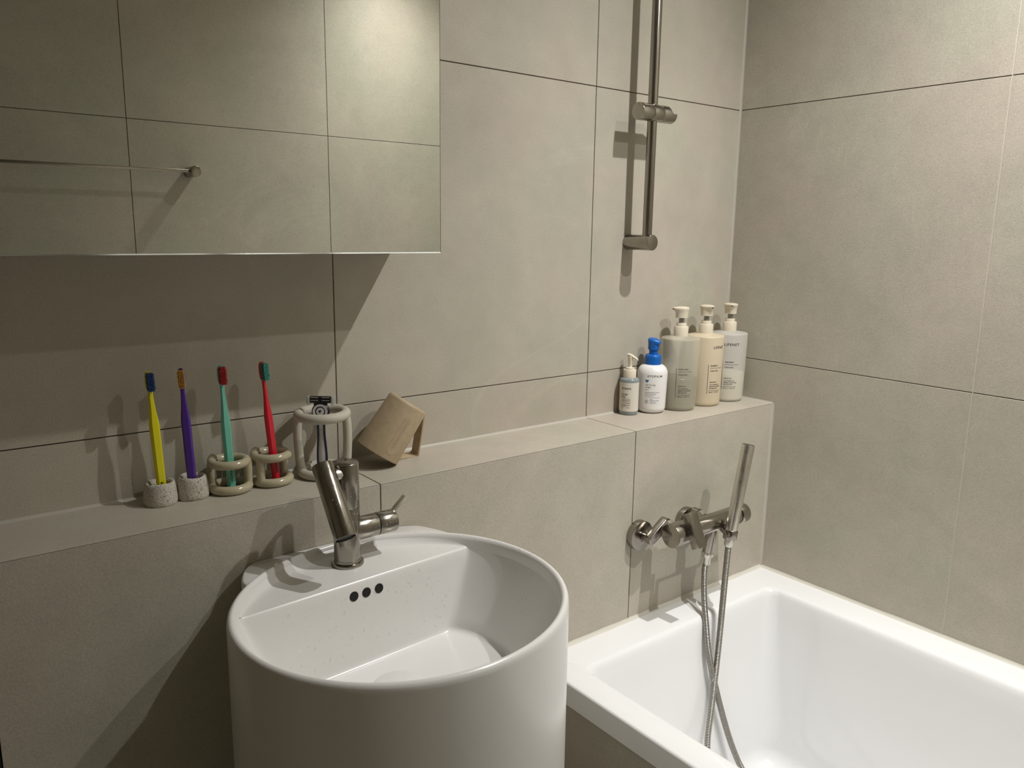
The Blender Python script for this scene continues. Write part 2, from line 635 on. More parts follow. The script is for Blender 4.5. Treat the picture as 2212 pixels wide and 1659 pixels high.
# ------------------------------------------------------------------ washbasin (round column basin)
BX, BY = -0.092, -0.381
ZR, ZD, ZF = 0.9245, 0.908, 0.785


def brad(t, off=0.0):
    return 0.2235 + 0.0049 * math.cos(2 * t) + 0.0022 * math.sin(2 * t) - off


def bpt(t, off, z):
    r = brad(t, off)
    return Vector((BX + r * math.cos(t), BY + r * math.sin(t), z))


basin = thing('washbasin', 'round white ceramic column washbasin in front of the tiled ledge', 'washbasin', (BX, BY, 0.0))
mb = MB()
N = 160
TH = [2 * PI * k / N for k in range(N)]
RI = 0.0125
ringprof = [(RI + 0.0025, ZD - 0.008), (RI, ZD + 0.003), (RI - 0.001, ZR - 0.006), (RI - 0.0028, ZR - 0.0022), (RI - 0.0055, ZR), (0.0050, ZR), (0.0022, ZR - 0.0018), (0.0006, ZR - 0.005), (0.0, ZR - 0.010),
            (0.0, 0.70), (0.0, 0.4), (0.0, 0.004), (0.003, 0.0)]
rings = [[bpt(t, off, z) for t in TH] for off, z in ringprof]
# the bowl is drafted, so the rim lip runs on below as a cone
mb.loft(rings)
# bowl: D-shaped loops
xa, ya, xb, yb = -0.279, -0.291, 0.0962, -0.268          # front edge of the tap deck


def chord_y(x):
    return ya + (yb - ya) * (x - xa) / (xb - xa)


def hit(side):
    # angle where the inner circle meets the chord line
    best = None
    for k in range(20000):
        t = (PI / 2 - side * PI * 0.75 * k / 20000)
        p = bpt(t, RI, 0)
        if p.y < chord_y(p.x):
            return t
    return best


tR, tL = hit(1), hit(-1)     # right and left corner angles
NA, NC = 210, 60


def dloop(z, ins_arc, ins_ch, rc=0.004):
    pts = []
    # arc from right corner through the front to the left corner
    span = (tL - 2 * PI) - tR
    p0 = bpt(tR, RI, z); p1 = bpt(tL, RI, z)
    cA = Vector((BX, BY + 0.004 * (ins_arc / 0.05), 0))
    for k in range(NA):
        t = tR + span * k / (NA - 1)
        r = brad(t, RI + ins_arc)
        p = Vector((cA.x + r * math.cos(t), cA.y + r * math.sin(t), z))
        lim = chord_y(p.x) - ins_ch
        p.y = min(p.y, lim)
        pts.append(p)
    a, b = pts[-1].copy(), pts[0].copy()
    a.y = chord_y(a.x) - ins_ch; b.y = chord_y(b.x) - ins_ch
    for k in range(1, NC + 1):
        q = a.lerp(b, k / (NC + 1))
        pts.append(q)
    # round the two corners a little
    for _ in range(0 if z > ZD - 0.006 else 3):
        new = [p.copy() for p in pts]
        for c in (0, NA - 1):
            for d in range(-3, 4):
                i = (c + d) % len(pts)
                m = (pts[i - 1] + pts[(i + 1) % len(pts)]) / 2
                new[i].xy = pts[i].xy * 0.5 + m.xy * 0.5
        pts = new
    return pts


lv = [(ZD, 0.0, -0.0012), (ZD - 0.0010, 0.0006, 0.0002), (ZD - 0.004, 0.0018, 0.0016)]
for t in (0.12, 0.3, 0.5, 0.7, 0.88):
    lv.append((ZD - 0.004 + (ZF + 0.010 - ZD + 0.004) * t, 0.0018 + 0.046 * t, 0.0016 + 0.013 * t))
for k in range(0, 6):
    a = PI / 2 * k / 5
    lv.append((ZF + 0.010 * (1 - math.sin(a)), 0.0478 + 0.012 * (1 - math.cos(a)), 0.0146 + 0.006 * (1 - math.cos(a))))
rings = [dloop(*l) for l in lv]
last = rings[-1]
cen = Vector((-0.098, -0.372, 0))
for q, dz in ((0.75, -0.0005), (0.5, -0.0015), (0.25, -0.003)):
    rings.append([Vector((cen.x + (p.x - cen.x) * q, cen.y + (p.y - cen.y) * q, ZF + dz)) for p in last])
mb.loft(rings, cap1=True)
# tap deck: rows between the chord and the back arc, rising gently to the rim
NB = 81
rows = []
ch = [Vector((0, 0, 0))] * NB
cr = bpt(tR, RI, ZD); cl = bpt(tL, RI, ZD)
for j in range(NB):
    t = tR + (tL - tR) * j / (NB - 1)
    arc = bpt(t, RI - 0.0013, ZD)
    q = 0.5 - 0.5 * math.cos(PI * j / (NB - 1)) * 1.0
    chp = cr.lerp(cl, q)
    chp = Vector((chp.x, chord_y(chp.x) + 0.0012, ZD))
    row = []
    L = (arc - chp).length
    dist = [0, 0.15, 0.35, 0.55, 0.7, 0.8, 0.87, 0.92, 0.96, 0.985, 1.0]
    for s_ in dist:
        e = L * (1 - s_)
        z = ZD + 0.010 * max(0, 1 - e / 0.022) ** 2
        p = chp.lerp(arc, s_)
        row.append(Vector((p.x, p.y, z)))
    rows.append(row)
mb.loft(rows, closed=False)
# raised flat back that meets the ledge
fl = []
zf = ZR - 0.006
bk = -D - 0.0008
for z, e in ((0.55, 0.0), (zf - 0.006, 0.0), (zf - 0.0018, 0.0014), (zf, 0.005)):
    loop = rrect(-0.232 + e, 0.052 - e, -0.30, bk, 0.03, z, 8, (0.030, 0.030, 0.001, 0.001))
    fl.append(loop)
# keep only the part that lies outside the inner circle by hugging the bowl wall from outside
for loop in fl:
    for p in loop:
        if p.y < -0.25:
            ang = math.atan2(p.y - BY, p.x - BX)
            p.xy = bpt(ang, 0.004, p.z).xy
back = MB()
nF = 48
def flange_loop(z, e):
    pts = []
    # outer path: from right contact on the circle, round the corner, along the wall, to the left contact
    path = [bpt(math.radians(38), 0.003, z), Vector((0.085 - e, -0.215, z)), Vector((0.066 - e, -0.172, z)), Vector((0.045 - e, bk - 0.0035 - e * 0.2, z)), Vector((0.020, bk - e * 0.2, z)), Vector((-0.09, bk - e * 0.2, z)),
            Vector((-0.195, bk - e * 0.2, z)), Vector((-0.222 + e, bk - 0.005 - e * 0.2, z)), Vector((-0.238 + e, -0.176, z)), Vector((-0.25 + e, -0.205, z)), bpt(math.radians(136), 0.003, z)]
    sp = smooth_path(path, 6)
    # keep behind the wall line
    for p in sp:
        p.y = min(p.y, bk)
    inner = []
    m = len(sp)
    a0, a1 = math.radians(136), math.radians(38)
    for k in range(m):
        t = a0 + (a1 - a0) * k / (m - 1)
        inner.append(bpt(t, 0.006, z))
    return sp, inner
lo_, li_ = flange_loop(0.60, 0)
for (z, e) in ((0.60, 0.0), (zf - 0.005, 0.0), (zf - 0.0015, 0.0012), (zf, 0.004)):
    sp, inn = flange_loop(z, e)
    back.v += []
    if z == 0.60:
        R_ = []
    R_.append(sp)
R_.append(list(reversed([Vector((p.x, p.y, zf + 0.0005)) for p in inn])))
mb.loft(R_, closed=False)
obj('basin_body', mb, CERAMIC, basin, angle=60)
# ceramic waste cover
mb = MB()
zd = ZF - 0.002
mb.lathe([(0.0345, zd), (0.0345, zd + 0.004), (0.0335, zd + 0.0055), (0.031, zd + 0.0065), (0, zd + 0.0075)], Matrix.Translation((-0.099, -0.374, 0)))
obj('drain_cover', mb, CERAMIC, basin)
# three overflow holes under the deck: black discs in place of their shaded depth
for hx in (-0.1180, -0.0975, -0.0765):
    hz = 0.8885
    depth = 0.0016 + 0.013 * ((ZD - 0.004 - hz) / (ZD - 0.014 - ZF))
    hy = chord_y(hx) - depth
    nrm = Vector((0.06, -1, 0.13)).normalized()
    mb = MB()
    mb.lathe([(0, 0.0008), (0.0068, 0.0008), (0.0072, 0.0002), (0.0072, -0.003), (0, -0.003)], axis_matrix(Vector((hx, hy, hz)), nrm), 28)
    obj('overflow_hole', mb, HOLE_SHADE, basin)

# water drops on the basin and tap
WATER = principled('water', (0.85, 0.85, 0.84), 0.03, 0.0, 1.0, Alpha=0.30)


def drop(mb, c, nrm, r, sag=1.0, h=0.45):
    M = axis_matrix(c, nrm, Vector((0, 0, -1)) if abs(Vector(nrm).normalized().z) < 0.9 else None)
    pr = [(1, -0.05), (0.96, 0.2), (0.8, 0.6), (0.5, 0.9), (0.0, 1.0)]
    rings = []
    n = 10
    for q, z in pr:
        rings.append([M @ Vector((r * max(q, 0.001) * math.cos(2 * PI * k / n) * sag, r * max(q, 0.001) * math.sin(2 * PI * k / n), z * r * h)) for k in range(n)])
    mb.loft(rings)


mb = MB()
for _ in range(190):
    x = random.uniform(-0.25, 0.06)
    z = random.uniform(0.80, 0.900)
    depth = 0.0016 + 0.013 * ((ZD - 0.004 - z) / (ZD - 0.014 - ZF))
    if x > 0.055 or x < -0.235:
        continue
    r = random.choice((0.0006, 0.0008, 0.0011, 0.0016))
    drop(mb, (x, chord_y(x) - depth - 0.0002, z), (0.06, -1, 0.13), r, random.choice((1, 1.3, 1.8)))
for _ in range(60):
    t = random.uniform(0.2, 2.6)
    o_ = random.uniform(0.02, 0.07)
    p = bpt(t, o_, ZD)
    e = o_ - RI
    p.z = ZD + 0.010 * max(0, 1 - e / 0.022) ** 2
    if p.y > chord_y(p.x) + 0.004:
        drop(mb, p, (0, 0, 1), random.choice((0.0007, 0.001, 0.0015)))
for _ in range(30):
    t = random.uniform(-0.1, 1.3)
    drop(mb, bpt(t, random.uniform(0.004, 0.009), ZR - 0.0002), (0, 0, 1), random.choice((0.0007, 0.001, 0.0016)))
for _ in range(40):
    t = random.uniform(-0.4, 0.45)
    z = random.uniform(0.84, 0.90)
    q = (ZD - 0.004 - z) / (ZD - 0.014 - ZF)
    p = Vector((BX + brad(t, RI + 0.0018 + 0.046 * q) * math.cos(t), BY + 0.003 + brad(t, RI + 0.0018 + 0.046 * q) * math.sin(t), z))
    drop(mb, p, (-math.cos(t), -math.sin(t), 0.4), random.choice((0.0006, 0.0009, 0.0013)), 1.5)
tag(obj('water_drops', mb, WATER), 'scattered water drops left on the inside of the washbasin', 'water', kind='stuff')

# ------------------------------------------------------------------ basin tap
FX, FY = -0.0927, -0.2153
tap = thing('basin_tap', 'brushed gunmetal single lever mixer tap standing on the washbasin deck', 'tap', (FX, FY, ZD))
mb = MB()
mb.lathe([(0, ZD), (0.0240, ZD), (0.0245, ZD + 0.001), (0.0245, ZD + 0.004), (0.0236, ZD + 0.0052), (0.0205, ZD + 0.0056), (0.0203, ZD + 0.009), (0, ZD + 0.009)], Matrix.Translation((FX, FY, 0)))
obj('base_ring', mb, STEEL_FAUCET, tap)
mb = MB(); cyl(mb, (FX, FY, ZD + 0.006), (FX, FY, 0.9980), 0.0199, 0.0004)
obj('tap_body', mb, STEEL_FAUCET, tap)
mb = MB()
mb.lathe([(0, 0.9984), (0.0196, 0.9984), (0.0199, 0.999), (0.0199, 1.0655), (0.0196, 1.0666), (0.0188, 1.0672), (0, 1.0672)], Matrix.Translation((FX, FY, 0)))
obj('upper_column', mb, STEEL_FAUCET, tap)
SX = FX - 0.0362
st, sb = Vector((SX, -0.2165, 1.0690)), Vector((SX, -0.2865, 0.9795))
mb = MB()
L = (sb - st).length
mb.lathe([(0, 0), (0.0150, 0), (0.0158, 0.0004), (0.0161, 0.0012), (0.0161, L - 0.0008), (0.0157, L), (0.0145, L), (0.0142, L - 0.006), (0, L - 0.006)], axis_matrix(st, sb - st))
sp = obj('spout', mb, STEEL_FAUCET, tap)
mb = MB()
dr = (sb - st).normalized()
mb.lathe([(0, 0), (0.0138, 0), (0.0138, 0.002), (0.0120, 0.0032), (0, 0.0032)], axis_matrix(sb - dr * 0.0055, dr))
obj('aerator', mb, DARK, sp)
mb = MB()
mb.lathe([(0.006, -0.004), (0.0075, 0.0), (0.0090, 0.005), (0.0095, 0.010), (0.0088, 0.015), (0.0070, 0.020), (0.006, 0.024)], axis_matrix((SX + 0.008, -0.2235, 1.053), (1, 0, 0)))
obj('spout_joint', mb, STEEL_BRIGHT, tap)
mb = MB(); cyl(mb, (FX, FY, 0.9598), (-0.0449, FY, 0.9598), 0.0176, 0.0004)
obj('valve_barrel', mb, STEEL_FAUCET, tap)
mb = MB(); cyl(mb, (-0.046, FY, 0.9598), (-0.042, FY, 0.9598), 0.0166, 0.0002)
obj('seal_ring', mb, DARK, tap)
mb = MB(); cyl(mb, (-0.0433, FY, 0.9598), (-0.0125, FY, 0.9598), 0.0176, 0.0012)
cap = obj('handle_cap', mb, STEEL_FAUCET, tap)
mb = MB()
a, b = Vector((-0.0235, FY, 0.9660)), Vector((0.0078, FY, 0.9945))
Ml = axis_matrix(a, b - a, (0, 1, 0))
mb.box(-0.0042, 0.0042, -0.0028, 0.0028, 0.0, (b - a).length, 0.0008, 2, M=Ml)
obj('lever', mb, STEEL_BRIGHT, cap)

mb = MB()
for _ in range(26):
    t = random.uniform(-2.9, -0.5); z = random.uniform(0.92, 1.06)
    n_ = Vector((math.cos(t), math.sin(t), 0))
    drop(mb, Vector((FX, FY, z)) + n_ * 0.0197, n_, random.choice((0.0007, 0.0009, 0.0012)), 1.4)
for _ in range(26):
    t = random.uniform(-2.6, 0.9); x = random.uniform(FX + 0.024, -0.015)
    n_ = Vector((0, math.cos(t + PI), -math.sin(t)))
    drop(mb, Vector((x, FY, 0.9598)) + n_ * 0.0174, n_, random.choice((0.0006, 0.0008, 0.0012)), 1.2)
for _ in range(22):
    q = random.uniform(0.1, 0.95); t = random.uniform(-2.6, 0.4)
    e1 = Vector((1, 0, 0)); e2 = dr.cross(e1)
    n_ = (e1 * math.cos(t) + e2 * math.sin(t)).normalized()
    if n_.dot(Vector((-0.5, -0.8, 0.3))) < 0:
        n_ = -n_
    drop(mb, st.lerp(sb, q) + n_ * 0.0159, n_, random.choice((0.0006, 0.0009)), 1.4)
tag(obj('water_drops', mb, WATER), 'tiny water drops clinging to the basin tap', 'water', kind='stuff')

# ------------------------------------------------------------------ mirror cabinet
MX1, MZ0, MZ1, MY = 0.1165, 1.3680, 2.02, -0.155
cab = thing('mirror_cabinet', 'wall-hung mirrored bathroom cabinet above the ledge', 'cabinet', (-0.4, 0.0, MZ0))
mb = MB(); mb.box(-0.98, MX1 - 0.0015, MY + 0.0065, -0.0005, MZ0 + 0.0015, MZ1, 0.001, 1)
obj('cabinet_body', mb, CABINET, cab, smooth=False)
mb = MB(); mb.box(-0.98, MX1 - 0.001, MY + 0.0045, MY + 0.0066, MZ0 + 0.0008, MZ1, 0, 1)
obj('door_seal', mb, DARK, cab, smooth=False)
# mirror pane: silvered face with polished bevelled edges
mb = MB()
x0, x1, z0, z1 = -0.98, MX1, MZ0, MZ1
e = 0.0016
F = [Vector((x0 + e, MY, z0 + e)), Vector((x1 - e, MY, z0 + e)), Vector((x1 - e, MY, z1 - e)), Vector((x0 + e, MY, z1 - e))]
B1 = [Vector((x0, MY + 0.0012, z0)), Vector((x1, MY + 0.0012, z0)), Vector((x1, MY + 0.0012, z1)), Vector((x0, MY + 0.0012, z1))]
B2 = [p + Vector((0, 0.0033, 0)) for p in B1]
mb.add(F, [(0, 1, 2, 3)], 0)
mb.loft([F, B1, B2], mat=1)
for fi, f in enumerate(mb.f):          # dark painted edge on the right-hand side
    if mb.m[fi] == 1 and all(mb.v[i].x > x1 - e - 1e-5 for i in f):
        mb.m[fi] = 2
mb.add(B2, [(3, 2, 1, 0)], 1)
obj('mirror_door', mb, [MIRROR, GLASS_EDGE, DARK], cab, smooth=False)

# ------------------------------------------------------------------ towel bar on the wall behind the camera
bar = thing('towel_bar', 'slim metal towel bar on the opposite wall, seen in the mirror', 'towel bar', (-0.18, YF, 1.5595))
mb = MB(); mb.box(-0.502, 0.128, YF + 0.0535, YF + 0.0600, 1.5560, 1.5640, 0.0008, 2)
obj('bar', mb, STEEL_X, bar)
for px in (0.1325, -0.505):
    mb = MB(); cyl(mb, (px, YF, 1.5600), (px, YF + 0.066, 1.5600), 0.0155, 0.0012)
    obj('bar_post', mb, STEEL, bar)

# ------------------------------------------------------------------ shower rail
RX, RY = 0.711, -0.0560
rail = thing('shower_rail', 'vertical brushed steel shower rail on the back wall above the bottles', 'shower rail', (RX, 0.0, 1.384))
mb = MB(); cyl(mb, (RX, RY, 1.384), (RX, RY, 2.08), 0.0103, 0.0005)
obj('rail_tube', mb, STEEL, rail)
for z in (1.3840, 2.08):
    mb = MB(); cyl(mb, (RX, 0.0, z), (RX, -0.0730, z), 0.0168, 0.0012)
    obj('wall_bracket', mb, STEEL, rail)
SZ, SY = 1.6520, -0.0600
mb = MB()
cyl(mb, (0.6625, SY, SZ), (0.6975, SY, SZ), 0.0176, 0.0010)
obj('slider_knob', mb, STEEL_X, rail)
mb = MB()
cyl(mb, (0.6980, SY, SZ), (0.7270, SY, SZ), 0.0176, 0.0003)
sl = obj('slider_body', mb, STEEL_X, rail)
# slider holder: cylinder end with an open-sided socket for a hand shower
base_ = MB(); cyl(base_, (0.7274, SY, SZ), (0.7650, SY, SZ), 0.0176, 0.0004)
cut = MB()
cut.lathe([(0, -0.03), (0.0112, -0.03), (0.0112, 0.03), (0, 0.03)], axis_matrix((0.7580, SY - 0.002, SZ + 0.0125), Vector((-0.10, 1.0, 0.10))), 40)
cut.box(0.7520, 0.7700, SY - 0.03, SY + 0.03, SZ + 0.0120, SZ + 0.03)
mb = carve(base_, cut)
obj('shower_socket', mb, STEEL_X, rail)

# ------------------------------------------------------------------ bath mixer on the ledge front
AY, AZ = -0.2214, 0.7795
mix = thing('bath_mixer', 'wall-mounted brushed steel bath mixer on the tiled ledge front over the bathtub', 'tap', (0.70, -D, AZ))
for (rx, rz, nx, nz) in ((0.6165, 0.7690, 0.6600, 0.7950), (0.7710, 0.7660, 0.7650, 0.7945)):
    mb = MB(); cyl(mb, (rx, -D, rz), (rx, -D - 0.0160, rz), 0.0325, 0.0012, 56)
    mb.lathe([(0.022, 0), (0.018, 0.0006), (0.012, 0.0008)], axis_matrix((rx, -D - 0.0162, rz), (0, -1, 0)))
    ros = obj('rosette', mb, STEEL, mix)
    mb = MB(); cyl(mb, (rx, -D - 0.010, rz), (rx, -D - 0.040, rz), 0.0095, 0.0005)
    # cranked arm: rounded bar
    a = Vector((rx, 0, rz)); b = Vector((nx, 0, nz)); d = (b - a)
    ang = math.atan2(d.z, d.x); ra, rb = 0.0105, 0.0125
    loop = []
    for k in range(13):
        t = ang + PI / 2 + PI * k / 12
        loop.append((a.x + ra * math.cos(t), a.z + ra * math.sin(t)))
    for k in range(13):
        t = ang - PI / 2 + PI * k / 12
        loop.append((b.x + rb * math.cos(t), b.z + rb * math.sin(t)))
    rr = []
    for y, sc in ((-D - 0.0300, 0.94), (-D - 0.0310, 1.0), (-D - 0.0455, 1.0), (-D - 0.0465, 0.94)):
        cx_ = (a.x + b.x) / 2; cz_ = (a.z + b.z) / 2
        rr.append([Vector((cx_ + (p - cx_) * sc, y, cz_ + (q - cz_) * sc)) for p, q in loop])
    mb.loft(rr, cap0=True, cap1=True)
    obj('cranked_union', mb, STEEL, mix)
    mb = MB()
    mb.lathe([(0, 0), (0.0140, 0), (0.0146, 0.001), (0.0146, 0.0105), (0.0138, 0.0118), (0.0105, 0.0125), (0.0100, 0.022), (0, 0.022)], axis_matrix((nx, -D - 0.0440, nz), Vector((0.0, AY + D + 0.044, AZ - nz)) * 1.0), 6)
    obj('union_nut', mb, STEEL_BRIGHT, mix, angle=25)
mb = MB(); cyl(mb, (0.6900, AY, AZ), (0.8640, AY, AZ), 0.0205, 0.0006, 56)
obj('mixer_body', mb, STEEL_X, mix)
mb = MB(); cyl(mb, (0.8635, AY, AZ), (0.8675, AY, AZ), 0.0185, 0.0002)
obj('seal_ring', mb, DARK, mix)
mb = MB(); cyl(mb, (0.8670, AY, AZ), (0.8930, AY, AZ), 0.0222, 0.001, 56)
obj('temperature_knob', mb, STEEL_X, mix)
mb = MB(); cyl(mb, (0.6440, AY, AZ), (0.6860, AY, AZ), 0.0258, 0.0008, 56)
kn = obj('volume_knob', mb, STEEL_X, mix)
# flat lever standing on the knob
mb = MB()
ld = Vector((0.0, -0.42, -0.905)).normalized()
Ml = axis_matrix((0.6870, -0.2490, 0.7905), ld, (1, 0, 0))
mb.box(-0.0130, 0.0130, -0.0105, 0.0105, -0.038, 0.037, 0.0010, 2, M=Ml)
lev = obj('diverter_lever', mb, STEEL, mix)
mb = MB()
mb.box(-0.0030, 0.0100, -0.0075, -0.0030, 0.0360, 0.0374, 0.0002, 1, M=Ml)
obj('lever_mark', mb, DARK, lev)
# hose outlet under the body
mb = MB()
o0, o1 = Vector((0.7845, AY + 0.001, AZ - 0.010)), Vector((0.7835, -0.2130, 0.7085))
cyl(mb, o0, o1, 0.0122, 0.0006)
obj('hose_outlet', mb, STEEL, mix)
# holder for the hand shower
HC = Vector((0.7965, -0.2600, 0.7600))
HD = Vector((0.195, -0.012, 0.980)).normalized()      # axis of the hand shower
mb = MB()
cyl(mb, (0.812, AY + 0.004, AZ - 0.006), HC + Vector((0.004, 0.010, 0.002)), 0.0135, 0.001, 32, r2=0.0105)
mb.lathe([(0.0128, -0.0100), (0.0143, -0.0104), (0.0150, -0.0095), (0.0152, 0.0095), (0.0146, 0.0104), (0.0134, 0.0100), (0.0124, -0.0100)], axis_matrix(HC, HD), 40)
obj('shower_holder', mb, STEEL, mix)

hs = thing('hand_shower', 'slim brushed steel stick hand shower resting in the mixer holder', 'hand shower', HC)
mb = MB()
h0, h1 = HC - HD * 0.009, HC + HD * 0.2010
L = (h1 - h0).length
mb.lathe([(0, 0), (0.0110, 0), (0.0120, 0.002), (0.0127, 0.012), (0.0132, 0.03), (0.0142, L - 0.001), (0.0138, L), (0.0128, L), (0.0124, L - 0.001), (0, L - 0.001)], axis_matrix(h0, HD))
obj('shower_handle', mb, STEEL_BRIGHT, hs)
mb = MB()
mb.lathe([(0.0130, L - 0.0009), (0.0130, L + 0.0001), (0.0126, L + 0.0004), (0, L + 0.0004)], axis_matrix(h0, HD))
obj('spray_plate', mb, principled('spray_plate', srgb(70, 52, 44), 0.5), hs)

# hose: one long flexible metal hose, both ends coupled
hose = thing('shower_hose', 'ribbed silver shower hose hanging from the mixer into the bathtub', 'hose', o1)
pts = [Vector(p) for p in ((0.7832, -0.2115, 0.6820), (0.7775, -0.2120, 0.6600), (0.7600, -0.2290, 0.6080), (0.7480, -0.2480, 0.5540), (0.7430, -0.2620, 0.5000), (0.7530, -0.2730, 0.4380), (0.7710, -0.2840, 0.3640),
       (0.7970, -0.2990, 0.2750), (0.8180, -0.3220, 0.2080), (0.822, -0.37, 0.1760), (0.80, -0.44, 0.1730), (0.73, -0.47, 0.1730), (0.665, -0.43, 0.1760), (0.672, -0.345, 0.230),
       (0.7030, -0.3050, 0.308), (0.7360, -0.2850, 0.3760), (0.7620, -0.2720, 0.4700), (0.7765, -0.2650, 0.5530), (0.7860, -0.2615, 0.6560), (0.7915, -0.2605, 0.7350))]
path = smooth_path(pts, 24)
# resample evenly, ribs every 2.6 mm
seg = [0.0]
for a, b in zip(path[:-1], path[1:]):
    seg.append(seg[-1] + (b - a).length)
TOT = seg[-1]
step = 0.00065
res, rad = [], []
i = 0
nst = int(TOT / step)
for k in range(nst + 1):
    d_ = k * step
    while i < len(seg) - 2 and seg[i + 1] < d_:
        i += 1
    t = (d_ - seg[i]) / max(1e-9, seg[i + 1] - seg[i])
    res.append(path[i].lerp(path[i + 1], t))
    ph = (k % 5)
    rad.append((0.0056, 0.0067, 0.0070, 0.0070, 0.0067)[ph])
mb = MB().tube(res, rad, 16)
HOSEM = principled('hose_chrome', (0.60, 0.57, 0.52), 0.24, 1.0)
# dark grooves between the ribs come from the geometry plus a darker groove strip
gm = principled('hose_groove', (0.05, 0.045, 0.04), 0.4, 1.0)
for fi in range(len(mb.f)):
    row = fi // 16
    if row < len(res) - 1 and (row % 5) in (0, 4):
        mb.m[fi] = 1
obj('hose_tube', mb, [HOSEM, gm], hose)
mb = MB()
mb.lathe([(0, 0), (0.0118, 0), (0.0124, 0.001), (0.0124, 0.009), (0.0112, 0.012), (0.0084, 0.0125), (0.0080, 0.016), (0.0076, 0.030), (0, 0.030)], axis_matrix((0.7835, -0.2130, 0.7082), (0, 0.03, -1)), 6 * 4)
obj('hose_coupling', mb, STEEL_BRIGHT, hose)
mb = MB()
mb.lathe([(0, 0), (0.0098, 0), (0.0098, 0.014), (0.008, 0.018), (0, 0.018)], axis_matrix(HC - HD * 0.0092, -HD), 32)
obj('hose_ferrule', mb, STEEL_BRIGHT, hose)

# ------------------------------------------------------------------ toothbrush holders
VR = Vector((0.786, -0.619, 0)); VB = Vector((0.619, 0.786, 0))    # sideways / away, seen by someone at the basin
STONE = principled('cast_stone', (0.58, 0.55, 0.48), 0.75)


def stone_speckle(m, dark=(0.17, 0.145, 0.09), lo=0.555, hi=0.64, scale=620, bump=0.6):
    nt = m.node_tree
    p = nt.nodes['Principled BSDF']
    base = p.inputs['Base Color'].default_value[:3]
    tc = nt.nodes.new('ShaderNodeTexCoord')
    n = nt.nodes.new('ShaderNodeTexNoise')
    n.inputs['Scale'].default_value = scale
    n.inputs['Detail'].default_value = 3
    nt.links.new(tc.outputs['Object'], n.inputs['Vector'])
    r = nt.nodes.new('ShaderNodeMapRange')
    r.inputs['From Min'].default_value = lo
    r.inputs['From Max'].default_value = hi
    nt.links.new(n.outputs['Fac'], r.inputs[0])
    mx = nt.nodes.new('ShaderNodeMix'); mx.data_type = 'RGBA'
    mx.inputs[6].default_value = (*base, 1)
    mx.inputs[7].default_value = (*dark, 1)
    nt.links.new(r.outputs[0], mx.inputs[0])
    nt.links.new(mx.outputs[2], p.inputs['Base Color'])
    bp = nt.nodes.new('ShaderNodeBump'); bp.invert = True
    bp.inputs['Strength'].default_value = bump
    bp.inputs['Distance'].default_value = 0.0006
    nt.links.new(r.outputs[0], bp.inputs['Height'])
    nt.links.new(bp.outputs[0], p.inputs['Normal'])
    return m


stone_speckle(STONE)
PEBBLE = stone_speckle(principled('speckled_plaster', (0.53, 0.505, 0.425), 0.62), (0.40, 0.36, 0.28), 0.58, 0.70, 900, 0.05)
GLAZE = add_noise(principled('cream_glaze', (0.46, 0.415, 0.285), 0.16, 0.0, 0.6), 12, 0.05)


def lobe(cx, cy, R, z, phase, amp, n=64):
    """slightly uneven hand-made circle"""
    out = []
    for k in range(n):
        t = 2 * PI * k / n
        r = R * (1 + amp * math.sin(2 * t + phase) + amp * 0.6 * math.sin(3 * t + 1.3 * phase))
        out.append(Vector((cx + r * math.cos(t), cy + r * math.sin(t), z)))
    return out


def stone_holder(cx, cy, R, H, phase, label):
    mb = MB()
    rings = []
    prof = [(0.93, 0.0), (0.98, 0.0012), (1.0, 0.005), (0.985, 0.012), (0.95, 0.020), (0.90, H - 0.005), (0.86, H - 0.0015), (0.78, H), (0.66, H - 0.0012), (0.60, H - 0.004), (0.57, H - 0.012), (0.55, 0.010), (0.4, 0.008)]
    for q, z in prof:
        ring = lobe(cx, cy, R * q, ZL + z, phase, 0.018)
        if z > H * 0.6:
            for p in ring:     # notch in the lip on the left side
                d = (p - Vector((cx, cy, p.z)))
                a = d.normalized().dot((VR * -0.75 + VB * 0.1).normalized())
                p.z += 0.0007 * math.sin(3 * math.atan2(d.y, d.x) + phase)
        rings.append(ring)
    mb.loft(rings, cap0=True, cap1=True)
    o = obj('toothbrush_holder', mb, STONE, loc=(cx, cy, ZL), angle=60)
    return tag(o, label, 'toothbrush holder', 'toothbrush holders on the ledge')


stone_holder(-0.3080, -0.0400, 0.0240, 0.0335, 0.4, 'squat pitted stone holder with the yellow toothbrush standing in it')
stone_holder(-0.2615, -0.0400, 0.0228, 0.0345, 2.1, 'squat pitted stone holder with the purple toothbrush standing in it')


def polar(c, R, deg, z):
    a = math.radians(deg)
    return Vector((c.x, c.y, 0)) + VR * (R * math.cos(a)) + VB * (R * math.sin(a)) + Vector((0, 0, z))


def coil_holder(cx, cy, posts, label, top_from, R=0.0262):
    c = Vector((cx, cy, 0))
    mb = MB()
    rt = 0.0071
    base = [polar(c, R + 0.001, d, ZL + rt) for d in range(0, 360, 8)]
    mb.tube(base, rt, 22, closed=True)
    top = []
    for k in range(44):
        q = k / 43
        d = top_from + 350 * q
        lift = 0.0045 * max(0, 1 - q / 0.16) ** 1.5
        top.append(polar(c, R - 0.0005 + 0.0008 * max(0, 1 - q / 0.12), d, ZL + 0.0470 + lift))
    mb.tube(top, 0.0068, 22, caps='round')
    for d in posts:
        path = [polar(c, R + 0.0005, d, ZL + 0.005), polar(c, R + 0.001, d, ZL + 0.018), polar(c, R + 0.001, d, ZL + 0.034), polar(c, R, d, ZL + 0.047)]
        mb.tube(smooth_path(path, 8), [0.0068] * 25, 20)
    o = obj('toothbrush_holder', mb, GLAZE, loc=(cx, cy, ZL), angle=70)
    return tag(o, label, 'toothbrush holder', 'toothbrush holders on the ledge')


